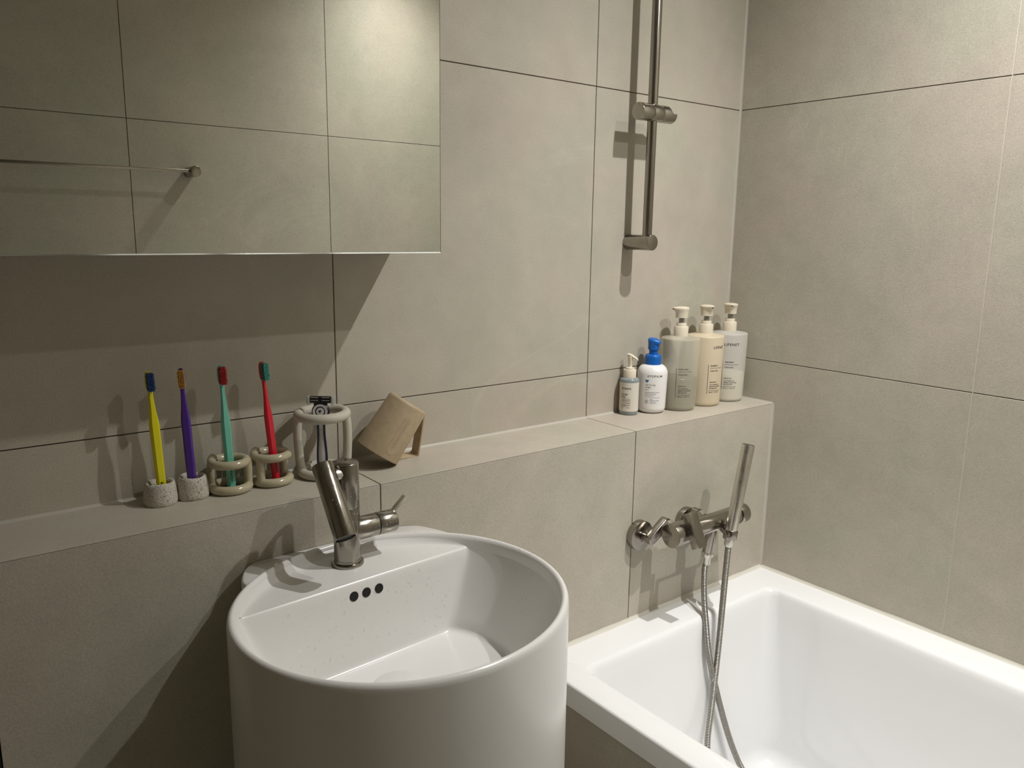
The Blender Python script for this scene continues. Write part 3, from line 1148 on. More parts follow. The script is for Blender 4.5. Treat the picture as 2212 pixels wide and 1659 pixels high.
coil_holder(-0.2045, -0.0415, (193, 22), 'glossy cream coiled ceramic holder around the mint green toothbrush', 176)
coil_holder(-0.1370, -0.0415, (248, 62), 'glossy cream coiled ceramic holder around the red toothbrush', 172)

# tall holder
TC = Vector((-0.0505, -0.0495, 0))
mb = MB()
mb.tube([polar(TC, 0.0365, d, ZL + 0.0078) for d in range(0, 360, 8)], 0.0078, 22, closed=True)
mb.tube([polar(TC, 0.0385, d, ZL + 0.1045 + 0.001 * math.sin(math.radians(d))) for d in range(0, 360, 8)], 0.0082, 22, closed=True)
for d, b_ in ((188, 1.0), (2, 1.0)):
    path = [polar(TC, 0.0365, d, ZL + 0.006), polar(TC, 0.0385, d, ZL + 0.022), polar(TC, 0.0405, d, ZL + 0.055), polar(TC, 0.0405, d, ZL + 0.085), polar(TC, 0.0385, d, ZL + 0.1015)]
    mb.tube(smooth_path(path, 8), [0.0074] * 33, 20)
tag(obj('razor_holder', mb, PEBBLE, loc=(TC.x, TC.y, ZL), angle=70), 'tall matte speckled ring-frame holder with the razor, behind the tap', 'holder')


# ------------------------------------------------------------------ toothbrushes
def toothbrush(bottom, top, face_deg, handle_m, bristle_m, label, text, text_z, text_col=(0.004, 0.004, 0.004), length=0.194):
    b = Vector(bottom); t = Vector(top)
    ax = (t - b).normalized()
    a = math.radians(face_deg)
    face = VR * math.sin(a) - VB * math.cos(a)      # direction the bristles look
    face = (face - ax * face.dot(ax)).normalized()
    Mx = axis_matrix(b, ax, ax.cross(face) * -1)
    # local x = sideways, local y = away from / towards face, z = along handle
    side = Vector((Mx[0][0], Mx[1][0], Mx[2][0])); yy = Vector((Mx[0][1], Mx[1][1], Mx[2][1]))
    sgn = 1 if yy.dot(face) > 0 else -1
    root = thing('toothbrush', label, 'toothbrush', b, 'toothbrushes on the ledge')
    prof = [(0.0, 0.0105, 0.0070), (0.0015, 0.0125, 0.0090), (0.05, 0.0132, 0.0098), (0.098, 0.0138, 0.0100), (0.111, 0.0136, 0.0098), (0.121, 0.0116, 0.0088), (0.132, 0.0090, 0.0072), (0.144, 0.0072, 0.0058), (0.155, 0.0062, 0.0050), (length - 0.022, 0.0062, 0.0044)]
    rings = []
    for z, w_, h_ in prof:
        q = min(1.0, max(0.0, (z - 0.095) / 0.02))
        ring = []
        ch_ = 0.30 * (1 - q) + 0.30 * q
        x = w_ / 2; y = h_ / 2
        cxr = x * (1 - 0.42); cyr = y * (1 - 0.62)
        for (px, py) in ((x, cyr), (cxr, y), (-cxr, y), (-x, cyr), (-x, -cyr), (-cxr, -y), (cxr, -y), (x, -cyr)):
            ring.append(Mx @ Vector((px, py, z)))
        rings.append(ring)
    mb = MB().loft(rings, cap0=True, cap1=True)
    # head slab
    hz0, hz1 = 0.160, length
    hl = []
    for d_, sc in ((-0.0022, 0.80), (-0.0016, 0.96), (0.0, 1.0), (0.0016, 0.96), (0.0020, 0.85)):
        loop = rrect(-0.0056 * sc, 0.0056 * sc, 0, 1, 0.3, 0)
        ring = []
        nn = 40
        for k in range(nn):
            a_ = 2 * PI * k / nn
            ca, sa = math.cos(a_), math.sin(a_)
            ex = abs(ca) ** 0.75 * (1 if ca > 0 else -1) * 0.0058 * sc
            ez = abs(sa) ** 0.75 * (1 if sa > 0 else -1) * 0.0155 * (0.97 + 0.03 * sc) * (0.9 + 0.1 * sc)
            ring.append(Mx @ Vector((ex, sgn * d_, length - 0.0155 + ez)))
        hl.append(ring)
    mb.loft(hl, cap0=True, cap1=True)
    obj('handle', mb, handle_m, root, angle=28)
    mb = MB()
    zc = length - 0.0155
    for j in range(13):
        z = zc - 0.0128 + 0.0256 * j / 12
        nx = 5 if 0 < j < 12 else 4
        for i_ in range(nx):
            x = (i_ - (nx - 1) / 2) * 0.00215
            hgt = 0.0095
            p0 = Vector((x, sgn * 0.0015, z)); p1 = Vector((x + random.uniform(-.0002, .0002), sgn * (0.0015 + hgt), z + random.uniform(-.0003, .0003)))
            mb.tube([Mx @ p0, Mx @ p1], [0.00072, 0.00082], 8)
    obj('bristles', mb, bristle_m, root)
    if text:
        tm = text_mb(text, 0.0056, True, 0.00012, 0.95, width=0.0185)
        W = max(p.x for p in tm.v)
        h_ = 0.0098 / 2
        vs = []
        for p in tm.v:
            # letters read downwards: text x -> -z, text y -> +x side
            lx = -0.0002 + (p.y - 0.0022)
            vs.append(Mx @ Vector(((lx) * (1 if sgn < 0 else -1) * -1 * -1, sgn * (h_ + 0.0001 + p.z), text_z - p.x)))
        o_ = MB().add(vs, tm.f)
        obj('printed_name', o_, principled('print_black', (*text_col, 1), 0.5), root)
    return root


def plastic(name, col, rough=0.28):
    return add_noise(principled(name, col, rough, 0, 0.5, **{'Subsurface Weight': 0.0}), 5, 0.02)


YELLOW = plastic('yellow_plastic', (0.72, 0.66, 0.010))
PURPLE = plastic('purple_plastic', (0.085, 0.030, 0.28))
MINT = plastic('mint_plastic', (0.165, 0.52, 0.40))
RED = plastic('red_plastic', (0.62, 0.018, 0.035))
B_BLUE = plastic('blue_bristle', (0.008, 0.045, 0.20), 0.45)
B_ORANGE = plastic('orange_bristle', (0.62, 0.34, 0.07), 0.45)
B_RED = plastic('red_bristle', (0.38, 0.006, 0.012), 0.45)
B_TEAL = plastic('teal_bristle', (0.065, 0.30, 0.25), 0.45)
toothbrush((-0.3060, -0.0440, ZL + 0.0105), (-0.3135, -0.0420, 1.1988), 42, YELLOW, B_BLUE, 'yellow toothbrush with dark blue bristles', 'REACH', 0.0240, length=0.1905)
toothbrush((-0.2620, -0.0440, ZL + 0.0105), (-0.2690, -0.0440, 1.1996), 20, PURPLE, B_ORANGE, 'purple toothbrush with orange bristles', 'REACH', 0.0222, length=0.191)
toothbrush((-0.2035, -0.0440, ZL + 0.0010), (-0.2110, -0.0440, 1.1985), 42, MINT, B_RED, 'mint green toothbrush with dark red bristles', 'REACH', 0.0355, length=0.1995)
toothbrush((-0.1310, -0.0440, ZL + 0.0010), (-0.1472, -0.0440, 1.1980), 56, RED, B_TEAL, 'red toothbrush with teal bristles', 'REACH', 0.0355, length=0.1995)

# ------------------------------------------------------------------ razor
raz = thing('razor', 'white and navy cartridge razor standing upright in the tall ring holder', 'razor', (-0.0520, -0.0500, ZL))
RZ_W = principled('razor_white', (0.62, 0.62, 0.64), 0.25)
RZ_N = principled('razor_navy', (0.012, 0.018, 0.055), 0.3)
RZ_K = principled('razor_black', (0.010, 0.010, 0.012), 0.3)
RZ_S = principled('razor_silver', (0.72, 0.72, 0.74), 0.22, 0.2)
RZ_C = principled('razor_clear', (0.45, 0.50, 0.46), 0.12, 0, 0.5, Alpha=0.5)
FN = -VB
rb = Vector((-0.0520, -0.0500, 0))


def rz(x, y, z):
    """x sideways, y towards the viewer side, z up from the ledge"""
    lean = -0.004 * (z / 0.12)
    return rb + VR * (x + lean * 0.2) + FN * (y) + Vector((0, 0, ZL + z))


mb = MB()
rings = []
for z, w_, h_ in ((0.001, 0.0075, 0.008), (0.012, 0.0085, 0.010), (0.04, 0.0085, 0.011), (0.07, 0.0062, 0.009), (0.09, 0.0062, 0.008), (0.104, 0.0075, 0.007)):
    rings.append([rz(w_ * math.cos(2 * PI * k / 24), h_ * 0.5 * math.sin(2 * PI * k / 24), z) for k in range(24)])
mb.loft(rings, cap0=True, cap1=True)
rh = obj('razor_handle', mb, RZ_W, raz)
for s_ in (1, -1):
    mb = MB()
    path = [rz(s_ * q, 0.0020 + 0.0012, z) for z, q in ((0.004, 0.0070), (0.03, 0.0075), (0.05, 0.0066), (0.07, 0.0052), (0.095, 0.0056))]
    mb.tube(smooth_path(path, 6), 0.0018, 10)
    obj('grip_strip', mb, RZ_N, rh)
mb = MB()
cN = rz(0, 0.0030, 0.1095)
mb.lathe([(0, -0.006), (0.0138, -0.006), (0.0148, -0.003), (0.0144, 0.001), (0.0128, 0.0025), (0, 0.0025)], axis_matrix(cN, FN + Vector((0, 0, 0.12))), 40)
nk = obj('razor_neck', mb, RZ_K, raz)
mb = MB()
for r0, r1, z_ in ((0.0084, 0.0122, 0.0032),):
    mb.lathe([(r0, 0.002), (r0, z_), (r1, z_), (r1, 0.002)], axis_matrix(cN, FN + Vector((0, 0, 0.12))), 36)
mb.lathe([(0.0, 0.0036), (0.0062, 0.0036), (0.0066, 0.002)], axis_matrix(cN, FN + Vector((0, 0, 0.12))), 36)
em = obj('neck_emblem', mb, RZ_S, nk)
mb = MB()
Me = axis_matrix(cN, FN + Vector((0, 0, 0.12)), VR)
tri = [Vector((-0.0026, 0.0022, 0.0038)), Vector((0.0026, 0.0022, 0.0038)), Vector((0, -0.0030, 0.0038))]
tri = [Me @ p for p in tri]
up = (Me.to_3x3() @ Vector((0, 1, 0)))
if up.z < 0:
    tri = [Me @ Vector((-0.0026, -0.0022, 0.0038)), Me @ Vector((0.0026, -0.0022, 0.0038)), Me @ Vector((0, 0.0030, 0.0038))]
off_ = (Me.to_3x3() @ Vector((0, 0, 0.0004)))
mb.loft([tri, [p + off_ for p in tri]], cap0=True, cap1=True)
obj('triangle_mark', mb, RZ_K, em)
mb = MB()
cc = rz(0, 0.0, 0.1290)
Mc = axis_matrix(cc, VR, Vector((0, 0, 1)))
mb.box(-0.0055, 0.0055, -0.0035, 0.0035, -0.0175, 0.0175, 0.001, 2, M=Mc)
mb.box(-0.011, -0.004, -0.003, 0.003, -0.011, 0.011, 0.001, 2, M=Mc)
cart = obj('razor_cartridge', mb, RZ_K, raz)
for s_ in (1, -1):
    mb = MB()
    mb.box(-0.0085, 0.0062, -0.0050, 0.0050, s_ * 0.0200 - 0.0030, s_ * 0.0200 + 0.0030, 0.0024, 3, M=Mc)
    obj('cartridge_end', mb, RZ_C, cart)
for s_ in (-1, 1):
    for j in (0.006, 0.0125):
        mb = MB()
        vv = axis_matrix(cc + VR * (s_ * j) + FN * 0.0038, VR, Vector((0, 0, 1)))
        mb.box(0.0035, 0.0045, -0.0004, 0.0004, -0.0030, 0.0030, 0, M=vv)
        mb.box(-0.0012, -0.0004, -0.0004, 0.0004, -0.0030, 0.0030, 0, M=vv)
        obj('cartridge_frame', mb, RZ_S, cart)

# ------------------------------------------------------------------ mug, tipped upside down
MUGM = add_noise(principled('wheat_plastic', (0.43, 0.335, 0.215), 0.55), 90, 0.07, bump=0.1, bump_scale=500, bump_dist=0.0004)
ma = Vector((0.55, -0.13, 0.83)).normalized()
mh = Vector((0.825, 0.232, -0.511)); mh = (mh - ma * mh.dot(ma)).normalized()
mo = Vector((0.0482, -0.0534, 1.0213))
mug = thing('mug', 'beige mug tipped upside down on the ledge, resting on its rim and handle', 'mug', mo)
Mm = axis_matrix(mo, ma, mh)
mb = MB()
RM0, RM1, HM = 0.0404, 0.0368, 0.1030
mb.lathe([(RM0 - 0.0022, 0.0), (RM0 - 0.0008, -0.0004), (RM0, 0.0006), (RM1, HM - 0.0050), (RM1 - 0.0012, HM - 0.0018), (RM1 - 0.0040, HM), (RM1 - 0.008, HM), (RM1 - 0.010, HM - 0.001), (0, HM - 0.001),
          (0, HM - 0.004), (RM1 - 0.006, HM - 0.0045), (RM1 - 0.0026, HM - 0.009), (RM0 - 0.0026, 0.002), (RM0 - 0.0022, 0.0)], Mm, 72)
cup = obj('cup_wall', mb, MUGM, mug)
mb = MB()
hw = 0.0095
hp = [(RM1 - 0.001, HM - 0.003), (RM1 + 0.004, HM - 0.0035), (0.0450, HM - 0.0090), (0.0825, 0.0345), (0.0838, 0.0280), (0.0800, 0.0230), (0.0395, 0.0025)]
ht = 0.0030
path = smooth_path([Vector((p[0], 0, p[1])) for p in hp], 8)
rr = []
for i, p in enumerate(path):
    t = (path[min(i + 1, len(path) - 1)] - path[max(i - 1, 0)]).normalized()
    nn = Vector((t.z, 0, -t.x))
    rr.append([Mm @ (p + nn * ht / 2 + Vector((0, hw, 0))), Mm @ (p + nn * ht / 2 - Vector((0, hw, 0))), Mm @ (p - nn * ht / 2 - Vector((0, hw, 0))), Mm @ (p - nn * ht / 2 + Vector((0, hw, 0)))])
mb.loft(rr, cap0=True, cap1=True)
obj('mug_handle', mb, MUGM, mug, angle=50)
# embossed word in a raised pill outline; mug angle 0 = handle side
camdir = (Vector((-0.597, -1.251, 1.404)) - mo).normalized()
ly = (Mm.to_3x3() @ Vector((0, 1, 0)))
sg = 1 if ly.dot(camdir) > 0 else -1
tm = text_mb('TRAVELUS', 0.0088, False, 0.00022, 1.05, width=0.052)
PA = math.radians(108)
def onmug(lx, ly_, lz):
    """lx along axis from the rim, ly_ around the wall towards the handle, lz out"""
    R_m = RM0 + (RM1 - RM0) * lx / HM
    a = sg * (PA - ly_ / R_m)
    return Mm @ Vector(((R_m + lz) * math.cos(a), (R_m + lz) * math.sin(a), lx))
word = MB().add([onmug(0.021 + p.x, -(p.y - 0.003), 0.0002 + p.z) for p in tm.v], tm.f)
obj('embossed_word', word, MUGM, cup)
PILL = add_noise(principled('wheat_plastic_pale', (0.47, 0.37, 0.24), 0.45), 90, 0.05)
pill = []
nn = 48
for k in range(nn + 24):
    pass
outline = []
for k in range(24):
    a = PI / 2 + PI * k / 23
    outline.append((0.0175 + 0.0085 * math.cos(a), 0.0085 * math.sin(a)))
for k in range(24):
    a = -PI / 2 + PI * k / 23
    outline.append((0.0745 + 0.0085 * math.cos(a), 0.0085 * math.sin(a)))
dense = []
for i in range(len(outline)):
    a = outline[i]; b = outline[(i + 1) % len(outline)]
    m_ = max(1, int(math.hypot(b[0] - a[0], b[1] - a[1]) / 0.003))
    for k in range(m_):
        dense.append((a[0] + (b[0] - a[0]) * k / m_, a[1] + (b[1] - a[1]) * k / m_))
mb = MB()
rr = []
for s_, z_ in ((1.0, -0.0002), (1.0, 0.00018), (0.94, 0.00025), (0.6, 0.00022), (0.3, 0.00022), (0.02, 0.00022)):
    cxp = 0.046
    ring = []
    for (p, q) in dense:
        # shrink towards the pill's spine
        spx = min(max(p, 0.0175), 0.0745)
        ring.append(onmug(spx + (p - spx) * s_, q * s_, z_))
    rr.append(ring)
mb.loft(rr)
obj('name_plate', mb, PILL, cup)

# ------------------------------------------------------------------ bottles
INK = principled('ink_black', (0.012, 0.011, 0.011), 0.6)
INK_G = principled('ink_grey', (0.10, 0.095, 0.085), 0.6)
INK_B = principled('ink_blue', (0.02, 0.13, 0.30), 0.5)


def facing(x, y):
    """angle around the bottle that points to the middle of the room by the basin"""
    return math.atan2(-1.2507 - y, -0.5969 - x)


def frosted(name, col, alpha, rough=0.42):
    m = bpy.data.materials.new(name)
    m.use_nodes = True
    nt = m.node_tree
    p = nt.nodes['Principled BSDF']
    p.inputs['Base Color'].default_value = (*col, 1)
    p.inputs['Roughness'].default_value = rough
    p.inputs['Alpha'].default_value = alpha
    return m


CREAMP = add_noise(principled('pump_cream', (0.70, 0.635, 0.51), 0.42), 9, 0.02)
STEM = principled('pump_stem', (0.30, 0.285, 0.26), 0.3, 0.3)
SHAMP = add_noise(principled('shampoo_bottle', (0.62, 0.53, 0.385), 0.42), 7, 0.02)
FROST_A = frosted('frosted_plastic_green', (0.74, 0.71, 0.58), 0.42)
FROST_B = frosted('frosted_plastic_grey', (0.72, 0.70, 0.65), 0.58)
LIQ_A = principled('body_wash_liquid', (0.075, 0.064, 0.015), 0.3)
LIQ_B = principled('treatment_cream', (0.80, 0.76, 0.56), 0.4)


def body_profile(R, Rb, H):
    return [(0, 0.0015), (Rb * 0.80, 0.0), (Rb * 0.93, 0.0012), (Rb * 0.985, 0.0045), (Rb, 0.010), (R, H - 0.004), (R - 0.0005, H - 0.0018), (R - 0.002, H - 0.0004), (R - 0.004, H + 0.0004), (0.017, H + 0.0042), (0.015, H + 0.0045)]


def oval(c, z, R, beak, ang, n=40, ry=None):
    """circle stretched towards the nozzle"""
    out = []
    ry = ry or R
    for k in range(n):
        t = 2 * PI * k / n
        ca, sa = math.cos(t), math.sin(t)
        x = R * ca + (beak * max(0, ca) ** 3)
        y = ry * sa * (1 - 0.25 * max(0, ca) ** 2 * (1 if beak > 0 else 0))
        out.append(Vector((c[0] + x * math.cos(ang) - y * math.sin(ang), c[1] + x * math.sin(ang) + y * math.cos(ang), z)))
    return out


def big_bottle(x, y, shell, liquid, fill, spout_ang, label, product, dx_print, faint=False, tname='bottle'):
    H = 0.1685; R = 0.0448; Rb = 0.0418
    K = 1.13
    root = thing('pump_bottle', label, 'bottle', (x, y, ZL), 'pump bottles on the ledge')
    T = Matrix.Translation((x, y, ZL))
    mb = MB().lathe(body_profile(R, Rb, H), T, 72)
    obj('bottle_body', mb, shell, root, angle=50)
    if liquid:
        e = 0.0016
        mb = MB().lathe([(0, 0.0028), (Rb * 0.80 - e, 0.0020), (Rb * 0.95 - e, 0.0042), (Rb - e, 0.010), (Rb + (R - Rb) * fill / H - e, fill - 0.0012), (Rb + (R - Rb) * fill / H - e - 0.001, fill), (0, fill)], T, 72)
        obj('liquid', mb, liquid, root)
    mb = MB().lathe([(0.0150, H + K * 0.002), (0.0166, H + K * 0.0026), (0.0166, H + K * 0.0222), (0.0158, H + K * 0.0232), (0.0120, H + K * 0.0236), (0.0118, H + K * 0.0290), (0.0112, H + K * 0.0300), (0.0060, H + K * 0.0302), (0, H + K * 0.0302)], T, 40)
    obj('pump_collar', mb, CREAMP, root)
    mb = MB().lathe([(0.0062, H + K * 0.029), (0.0062, H + K * 0.046), (0, H + K * 0.046)], T, 24)
    obj('pump_stem', mb, STEM, root)
    zc = ZL + H
    mb = MB()
    rings = [oval((x, y), zc + K * 0.0405, 0.0125, 0, spout_ang), oval((x, y), zc + K * 0.0410, 0.0143, 0, spout_ang), oval((x, y), zc + K * 0.0505, 0.0148, 0.0005, spout_ang),
             oval((x, y), zc + K * 0.0560, 0.0158, 0.0042, spout_ang), oval((x, y), zc + K * 0.0590, 0.0168, 0.0072, spout_ang), oval((x, y), zc + K * 0.0610, 0.0166, 0.0074, spout_ang),
             oval((x, y), zc + K * 0.0622, 0.0150, 0.0060, spout_ang), oval((x, y), zc + K * 0.0632, 0.0100, 0.003, spout_ang), oval((x, y), zc + K * 0.0636, 0.003, 0.0, spout_ang)]
    mb.loft(rings, cap0=True, cap1=True)
    hd = obj('pump_head', mb, CREAMP, root, angle=50)
    mb = MB()
    n_ = Vector((math.cos(spout_ang), math.sin(spout_ang), 0))
    Mn = axis_matrix(Vector((x, y, zc + K * 0.0585)) + n_ * 0.0237, n_, (0, 0, 1))
    mb.box(-0.0010, 0.0010, -0.0024, 0.0024, -0.001, 0.0006, 0.0003, 1, M=Mn)
    obj('nozzle_slot', mb, DARK, hd)
    # print
    a0 = facing(x, y)

    def Rz(zz):
        return Rb + (R - Rb) * (zz - 0.01) / (H - 0.01)
    U = dx_print
    parts = []

    def T_(s, dx, dz, size, bold=False, w_=None, sp=1.0):
        parts.append((text_mb(s, size, bold, 0.00006, sp, width=w_), dx, dz))
    T_(product, 0.0060, 0.0980, 0.0046, True, 0.0225 if len(product) > 8 else 0.0205)
    parts.append((rect_mb(0.0050, 0.0400, 0.0935, 0.0940), 0, 0))
    T_('FLORAL MUSK', 0.0060, 0.0855, 0.0044, False, 0.0215)
    parts.append((rect_mb(0.0, 0.0009, 0.0325, 0.1025), 0, 0))
    T_('PERFUME NOTE', 0.0060, 0.0585, 0.0036, False, 0.0190)
    T_('TOP LAVENDER LIME', 0.0060, 0.0525, 0.0033, False, 0.0260)
    T_('MIDDLE YLANG ROSE', 0.0060, 0.0480, 0.0033, True, 0.0330)
    T_('BASE CEDAR MUSK', 0.0060, 0.0435, 0.0033, False, 0.0220)
    parts.append((rect_mb(0.0040, 0.0380, 0.0390, 0.0395), 0, 0))
    T_('1000 mL', 0.0055, 0.0340, 0.0036, False, 0.0090)
    parts.append((rect_mb(0.0170, 0.0174, 0.0325, 0.0380), 0, 0))
    T_('33.8 FL. OZ', 0.0215, 0.0340, 0.0036, False, 0.0140)
    pr_ = combine(*parts)
    if not faint:
        br_ = wrap(combine((text_mb('LIFENET', 0.0088, True, 0.00006, 1.1, width=0.0330 if product == 'SHAMPOO' else 0.0365), 0.0105 if product == 'SHAMPOO' else 0.0025, 0.1400)), x, y, ZL, R, a0 + U / R, Rz)
        obj('brand_print', br_, INK, root)
    w2 = wrap(pr_, x, y, ZL, R, a0 + U / R, Rz)
    obj('label_print', w2, INK_G if faint else INK, root)
    return root


def ang_of(v):
    return math.atan2(v.y, v.x)


def vdir(deg):
    a = math.radians(deg)
    return VR * math.cos(a) + VB * math.sin(a)


big_bottle(0.8490, -0.0490, FROST_A, LIQ_A, 0.0760, ang_of(vdir(198)), 'pump bottle half full of greenish body wash', 'BODY WASH', -0.0060, True)
big_bottle(0.9400, -0.0490, SHAMP, None, 0, ang_of(vdir(290)), 'opaque beige shampoo bottle with a cream pump', 'SHAMPOO', 0.0110)
big_bottle(1.0318, -0.0490, FROST_B, LIQ_B, 0.0700, ang_of(vdir(262)), 'frosted pump bottle of pale cream treatment, nearest the corner', 'TREATMENT', -0.0120)

# white bottle with blue pump
WX, WY = 0.7702, -0.0375
at_ = thing('pump_bottle', 'white pump bottle with a bright blue pump head', 'bottle', (WX, WY, ZL), 'pump bottles on the ledge')
T = Matrix.Translation((WX, WY, ZL))
WPL = add_noise(principled('white_bottle', (0.80, 0.79, 0.78), 0.32), 6, 0.01)
BLUE = add_noise(principled('blue_pump', (0.004, 0.115, 0.46), 0.35), 6, 0.03)
prof = [(0, 0.0015), (0.018, 0.0)]
for k in range(7):
    a = PI / 2 * k / 6
    prof.append((0.0210 + 0.0115 * math.sin(a), 0.0130 * (1 - math.cos(a)) + 0.0004))
for k in range(9):
    a = PI / 2 * k / 8
    prof.append((0.0150 + 0.0195 * math.cos(a) ** 0.9, 0.0900 + 0.0215 * math.sin(a)))
prof.append((0.0, 0.1120))
obj('bottle_body', MB().lathe(prof, T, 64), WPL, at_, angle=60)
mb = MB().lathe([(0.0176, 0.1105), (0.0186, 0.1115), (0.0188, 0.1270), (0.0180, 0.1320), (0.0160, 0.1338), (0.0118, 0.1345), (0, 0.1345)], T, 44)
obj('pump_collar', mb, BLUE, at_)
sa_ = ang_of(vdir(318))
z0 = ZL
mb = MB()
c_ = (WX, WY)
rings = [oval(c_, z0 + 0.1335, 0.0098, 0, sa_), oval(c_, z0 + 0.1430, 0.0098, 0, sa_), oval(c_, z0 + 0.1450, 0.0125, 0.0, sa_), oval(c_, z0 + 0.1590, 0.0128, 0.0008, sa_), oval(c_, z0 + 0.1610, 0.0132, 0.0045, sa_),
         oval(c_, z0 + 0.1650, 0.0134, 0.0052, sa_), oval(c_, z0 + 0.1680, 0.0128, 0.0030, sa_), oval(c_, z0 + 0.1700, 0.0095, 0.0, sa_), oval(c_, z0 + 0.1708, 0.004, 0.0, sa_)]
dv = vdir(318)
for i in range(4, 9):
    for p in rings[i]:
        p.z -= 0.16 * max(-0.02, (p - Vector((WX, WY, p.z))).dot(dv))
mb.loft(rings, cap0=True, cap1=True)
obj('pump_head', mb, BLUE, at_, angle=50)
a0 = facing(WX, WY)
parts = [(text_mb('ATOPALM', 0.0068, True, 0.00006, 1.05, width=0.0350), 0.0070, 0.0760)]
w2 = wrap(combine(*parts), WX, WY, ZL + 0.0095, 0.0345, a0 - 0.0185 / 0.0345, lambda zz: 0.0325 + 0.0020 * min(1, max(0, (zz - 0.013) / 0.077)))
obj('brand_print', w2, INK, at_)
parts = [(text_mb('TOP TO TOE', 0.0050, True, 0.00006, width=0.0235), 0.0030, 0.0560),
         (text_mb('WASH', 0.0050, True, 0.00006, width=0.0125), 0.0030, 0.0505),
         (text_mb('300 mL', 0.0032, False, 0.00006, width=0.0090), 0.0030, 0.0458),
         (text_mb('Moisturizing Cleanser for Kids Skin', 0.0028, True, 0.00006, width=0.0335), 0.0030, 0.0400),
         (text_mb('for body, scalp and face use', 0.0028, True, 0.00006, width=0.0260), 0.0030, 0.0362),
         (text_mb('Mild formula with pH 5.5', 0.0028, False, 0.00006, width=0.0210), 0.0030, 0.0322)]
w2 = wrap(combine(*parts), WX, WY, ZL + 0.0095, 0.0345, a0 - 0.0185 / 0.0345, lambda zz: 0.0325 + 0.0020 * min(1, max(0, (zz - 0.013) / 0.077)))
obj('label_print', w2, INK, at_)
ic = MB()
ring = []
for k in range(28):
    a = 2 * PI * k / 28
    ring.append((math.cos(a), math.sin(a)))
def disc(cx, cy, r0, r1):
    m = MB()
    rs = [[Vector((cx + r0 * c, cy + r0 * s, 0)) for c, s in ring], [Vector((cx + r0 * c, cy + r0 * s, 0.0001)) for c, s in ring], [Vector((cx + r1 * c, cy + r1 * s, 0.0001)) for c, s in ring], [Vector((cx + r1 * c, cy + r1 * s, 0)) for c, s in ring]]
    m.loft(rs)
    return m
heart = [Vector((0.0044 * 16 * math.sin(t) ** 3 / 16 * 0.95, 0.0042 * (13 * math.cos(t) - 5 * math.cos(2 * t) - 2 * math.cos(3 * t) - math.cos(4 * t)) / 16, 0)) for t in [2 * PI * k / 36 for k in range(36)]]
hm = MB(); hm.loft([heart, [p + Vector((0, 0, 0.0001)) for p in heart]], cap1=True)
parts = [(hm, 0.0068, 0.0670)]
w2 = wrap(combine(*parts), WX, WY, ZL + 0.0095, 0.0345, a0 - 0.0185 / 0.0345, lambda zz: 0.0325 + 0.0020 * min(1, max(0, (zz - 0.013) / 0.077)))
obj('heart_mark', w2, INK_B, at_)
parts = [(rect_mb(0.003, 0.040, 0.0288, 0.0293), 0, 0), (text_mb('TESTED', 0.0026, True, 0.00006, width=0.0055), 0.0155, 0.0238), (text_mb('DERMATOLOGIST APPROVED', 0.0026, True, 0.00006, width=0.0215), 0.0155, 0.0208)]
w2 = wrap(combine(*parts), WX, WY, ZL + 0.0095, 0.0345, a0 - 0.0185 / 0.0345, lambda zz: 0.0325 + 0.0020 * min(1, max(0, (zz - 0.013) / 0.077)))
obj('blue_print', w2, INK_B, at_)
parts = [(disc(0.0073, 0.0195, 0.0046, 0.0050), 0, 0), (disc(0.0060, 0.0208, 0.0001, 0.0010), 0, 0), (disc(0.0086, 0.0208, 0.0001, 0.0010), 0, 0), (disc(0.0060, 0.0182, 0.0001, 0.0010), 0, 0), (disc(0.0086, 0.0182, 0.0001, 0.0010), 0, 0),
         (text_mb('Ceramide formula', 0.0024, False, 0.00006, width=0.0140), 0.0155, 0.0175), (text_mb('skin barrier care', 0.0024, False, 0.00006, width=0.0165), 0.0155, 0.0148)]
w2 = wrap(combine(*parts), WX, WY, ZL + 0.0095, 0.0345, a0 - 0.0185 / 0.0345, lambda zz: 0.0325 + 0.0020 * min(1, max(0, (zz - 0.013) / 0.077)))
obj('seal_print', w2, INK_G, at_)

# small grey glass bottle with paper label
PX, PY = 0.7085, -0.0250
pm = thing('pump_bottle', 'small grey glass pump bottle with a cream label, leftmost of the pump bottles', 'bottle', (PX, PY, ZL), 'pump bottles on the ledge')
T = Matrix.Translation((PX, PY, ZL)) @ Matrix.Diagonal((1, 1, 1.065, 1))
GG = principled('grey_glass', (0.27, 0.30, 0.31), 0.12, 0, 0.6, Alpha=0.93)
RP = 0.0216
obj('bottle_body', MB().lathe([(0, 0.001), (0.018, 0.0), (0.0205, 0.001), (RP, 0.0035), (RP, 0.0735), (RP - 0.0006, 0.0765), (RP - 0.003, 0.0785), (0.014, 0.0795), (0.013, 0.081)], T, 56), GG, pm)
PAPER = principled('paper_label', (0.66, 0.62, 0.55), 0.55)
obj('paper_label', MB().lathe([(RP, 0.0085), (RP + 0.0002, 0.0085), (RP + 0.0002, 0.0700), (RP, 0.0700)], T, 56), PAPER, pm)
mb = MB().lathe([(0.0128, 0.0785), (0.0142, 0.0790), (0.0142, 0.0950), (0.0135, 0.0962), (0.0100, 0.0966), (0.0098, 0.1000), (0.0085, 0.1010), (0.0050, 0.1016), (0.0042, 0.1040), (0.0046, 0.1090), (0.0056, 0.1130), (0.0056, 0.1200), (0.0062, 0.1215), (0, 0.122)], T, 36)
obj('pump_collar', mb, CREAMP, pm)
mb = MB()
dv = vdir(-28)
base = Vector((PX, PY, ZL))
